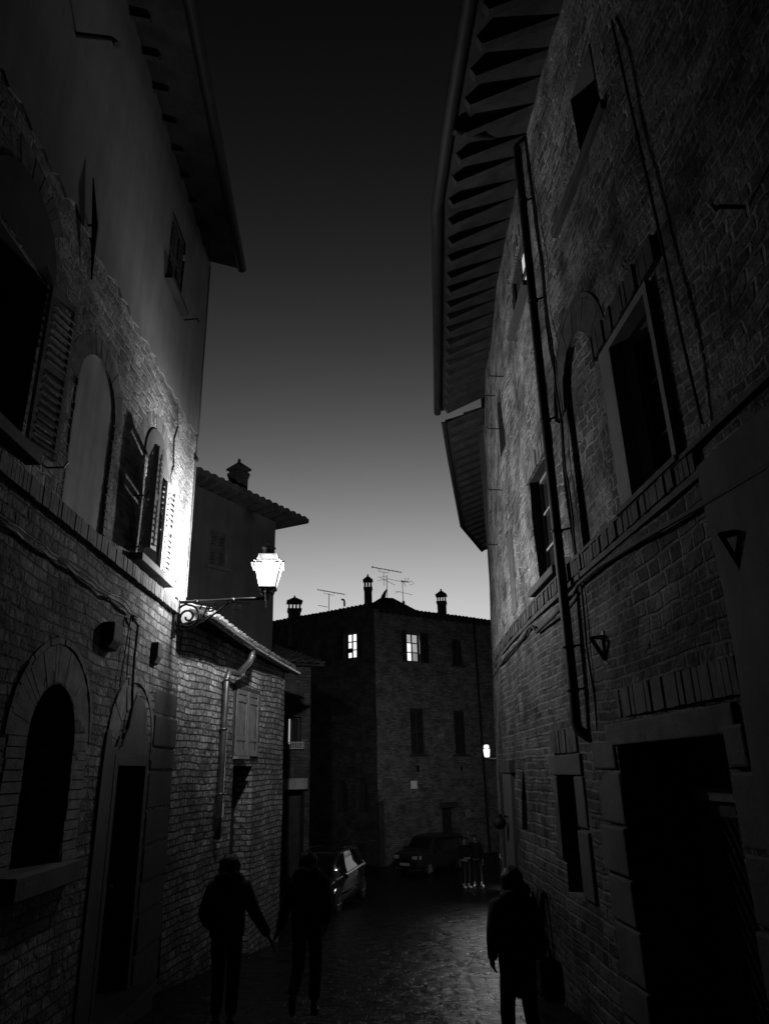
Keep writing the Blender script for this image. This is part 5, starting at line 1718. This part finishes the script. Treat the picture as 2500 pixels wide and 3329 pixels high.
    for s in ('l', 'r'):
        a = P[s + '_an']; t = P[s + '_toe']; dd = (t - a); dn = V((dd.x, dd.y, 0)).normalized() if V((dd.x, dd.y, 0)).length > .02 else V((0, 1, 0))
        dd = dd.normalized()
        skin('shoe', {'h': (a - dd * .03 * k - UP * .035 * k, (.042 * k, .045 * k)), 'm': (a.lerp(t, .55) - UP * .02 * k, (.046 * k, .038 * k)), 't': (t - UP * .0 * k, (.036 * k, .024 * k)), 'top': (a + UP * .02 * k, (.044 * k, .044 * k))},
             [('h', 'm'), ('m', 't'), ('h', 'top')], mats['shoe'], who)
    if bag:
        q = MB(); b = P['r_hip'] + V((.2, -.05, -.10)) * k
        q.box(b, (1, 0, 0), (0, 1, 0), UP, (-.07, .07), (-.17, .17), (-.18, .12)); bo = q.build('shoulder_bag', mats['jacket'], who, local=True, bevel=.04)
        q = MB(); q.tube([b + V((0, -.12, .1)), P['r_sh'] + V((.02, -.02, .09)), P['l_sh'].lerp(P['r_sh'], .6) + V((0, .12, .02)), b + V((0, .12, .1))], .012, 6); q.build('strap', mats['jacket'], bo, local=True)
    return who


STAND = dict(pelvis=(0, 0, .95), waist=(0, .0, 1.10), chest=(0, .0, 1.30), neck=(0, -.01, 1.46), head=(0, .015, 1.60),
             l_sh=(-.18, 0, 1.40), r_sh=(.18, 0, 1.40), l_el=(-.24, -.02, 1.12), r_el=(.24, -.02, 1.12), l_wr=(-.25, .05, .88), r_wr=(.25, .05, .88), l_hand=(-.25, .07, .78), r_hand=(.25, .07, .78),
             l_hip=(-.09, 0, .90), r_hip=(.09, 0, .90), l_kn=(-.10, .02, .50), r_kn=(.10, .02, .50), l_an=(-.10, 0, .09), r_an=(.10, 0, .09), l_toe=(-.12, .17, .04), r_toe=(.12, .17, .04))


def pose(**kw):
    d = dict(STAND); d.update(kw); return d


NIGHT = dict(hair=M['hair'], jacket=M['cloth_black'], trousers=M['cloth_dark'], shoe=M['shoe_dark'])
# couple walking away from us hand in hand, then one person nearer on the right
yl, ym, yr = 8.7, 9.3, 6.9
person('person in a wide black jacket walking hand in hand along the left wall', (-1.82, yl, gz(yl) - .01), rad(4),
       pose(l_el=(-.27, -.04, 1.13), l_wr=(-.20, .12, .98), l_hand=(-.14, .18, .96), r_el=(.30, .03, 1.12), r_wr=(.46, .07, .88), r_hand=(.52, .08, .78), l_kn=(-.09, .12, .5), l_an=(-.08, -.02, .10), l_toe=(-.09, .15, .04), r_kn=(.09, .02, .5), r_an=(.09, -.12, .12), r_toe=(.10, .04, .04)),
       NIGHT, 1.66, .6, 1.20, .20, hood=True)
person('person in a dark coat walking mid-street with one pale shoe lifted behind', (-1.02, ym, gz(ym) - .01), rad(-2),
       pose(l_el=(-.26, -.02, 1.12), l_wr=(-.35, .05, .88), l_hand=(-.40, .06, .79), r_el=(.24, -.05, 1.12), r_wr=(.22, .08, .92), r_hand=(.19, .13, .84), l_kn=(-.10, .03, .50), l_an=(-.11, -.33, .26), l_toe=(-.12, -.24, .09), r_kn=(.09, .12, .52), r_an=(.08, .05, .09), r_toe=(.09, .23, .04)),
       dict(NIGHT, shoe=M['shoe_grey'], jacket=M['cloth_dark'], hair=M['hair_brown']), 1.68, .35, 1.16, .22, hood=True)
person('person in a long dark coat with a shoulder bag, alone on the right', (1.02, yr, gz(yr) - .01), rad(12),
       pose(l_el=(-.25, -.05, 1.12), l_wr=(-.22, .10, .92), l_hand=(-.2, .16, .86), l_kn=(-.10, .10, .5), l_an=(-.10, .10, .09), l_toe=(-.11, .28, .04), r_an=(.1, -.12, .11), r_toe=(.1, .04, .04), face=(-.35, 1, 0)),
       dict(NIGHT, jacket=M['cloth_dark']), 1.50, .45, 1.16, .42, bag=True, hood=True)
FAR_ = dict(hair=M['hair'], jacket=M['cloth_black'], trousers=M['cloth_jeans'], shoe=M['shoe_white'])
FAR_['trousers'] = M['cloth_black']
person('person standing in a black pullover, hands at the front, turned towards a companion', (2.70, 29.65, gz(29.65)), rad(205),
       pose(l_el=(-.26, -.02, 1.14), l_wr=(-.12, .16, 1.02), l_hand=(-.03, .2, 1.0), r_el=(.26, -.02, 1.14), r_wr=(.12, .16, 1.03), r_hand=(.03, .2, 1.02), face=(.35, 1, 0)), FAR_, 1.72, 0, 1.1)
person('person standing in a black coat with white shoes, one arm hanging down', (3.14, 29.95, gz(29.95)), rad(170),
       pose(l_an=(-.15, .02, .09), l_toe=(-.24, .15, .04), l_kn=(-.13, .03, .5), face=(.3, 1, -.05)), dict(FAR_, jacket=M['cloth_dark'], trousers=M['cloth_black']), 1.77, 0, 1.08, .12)
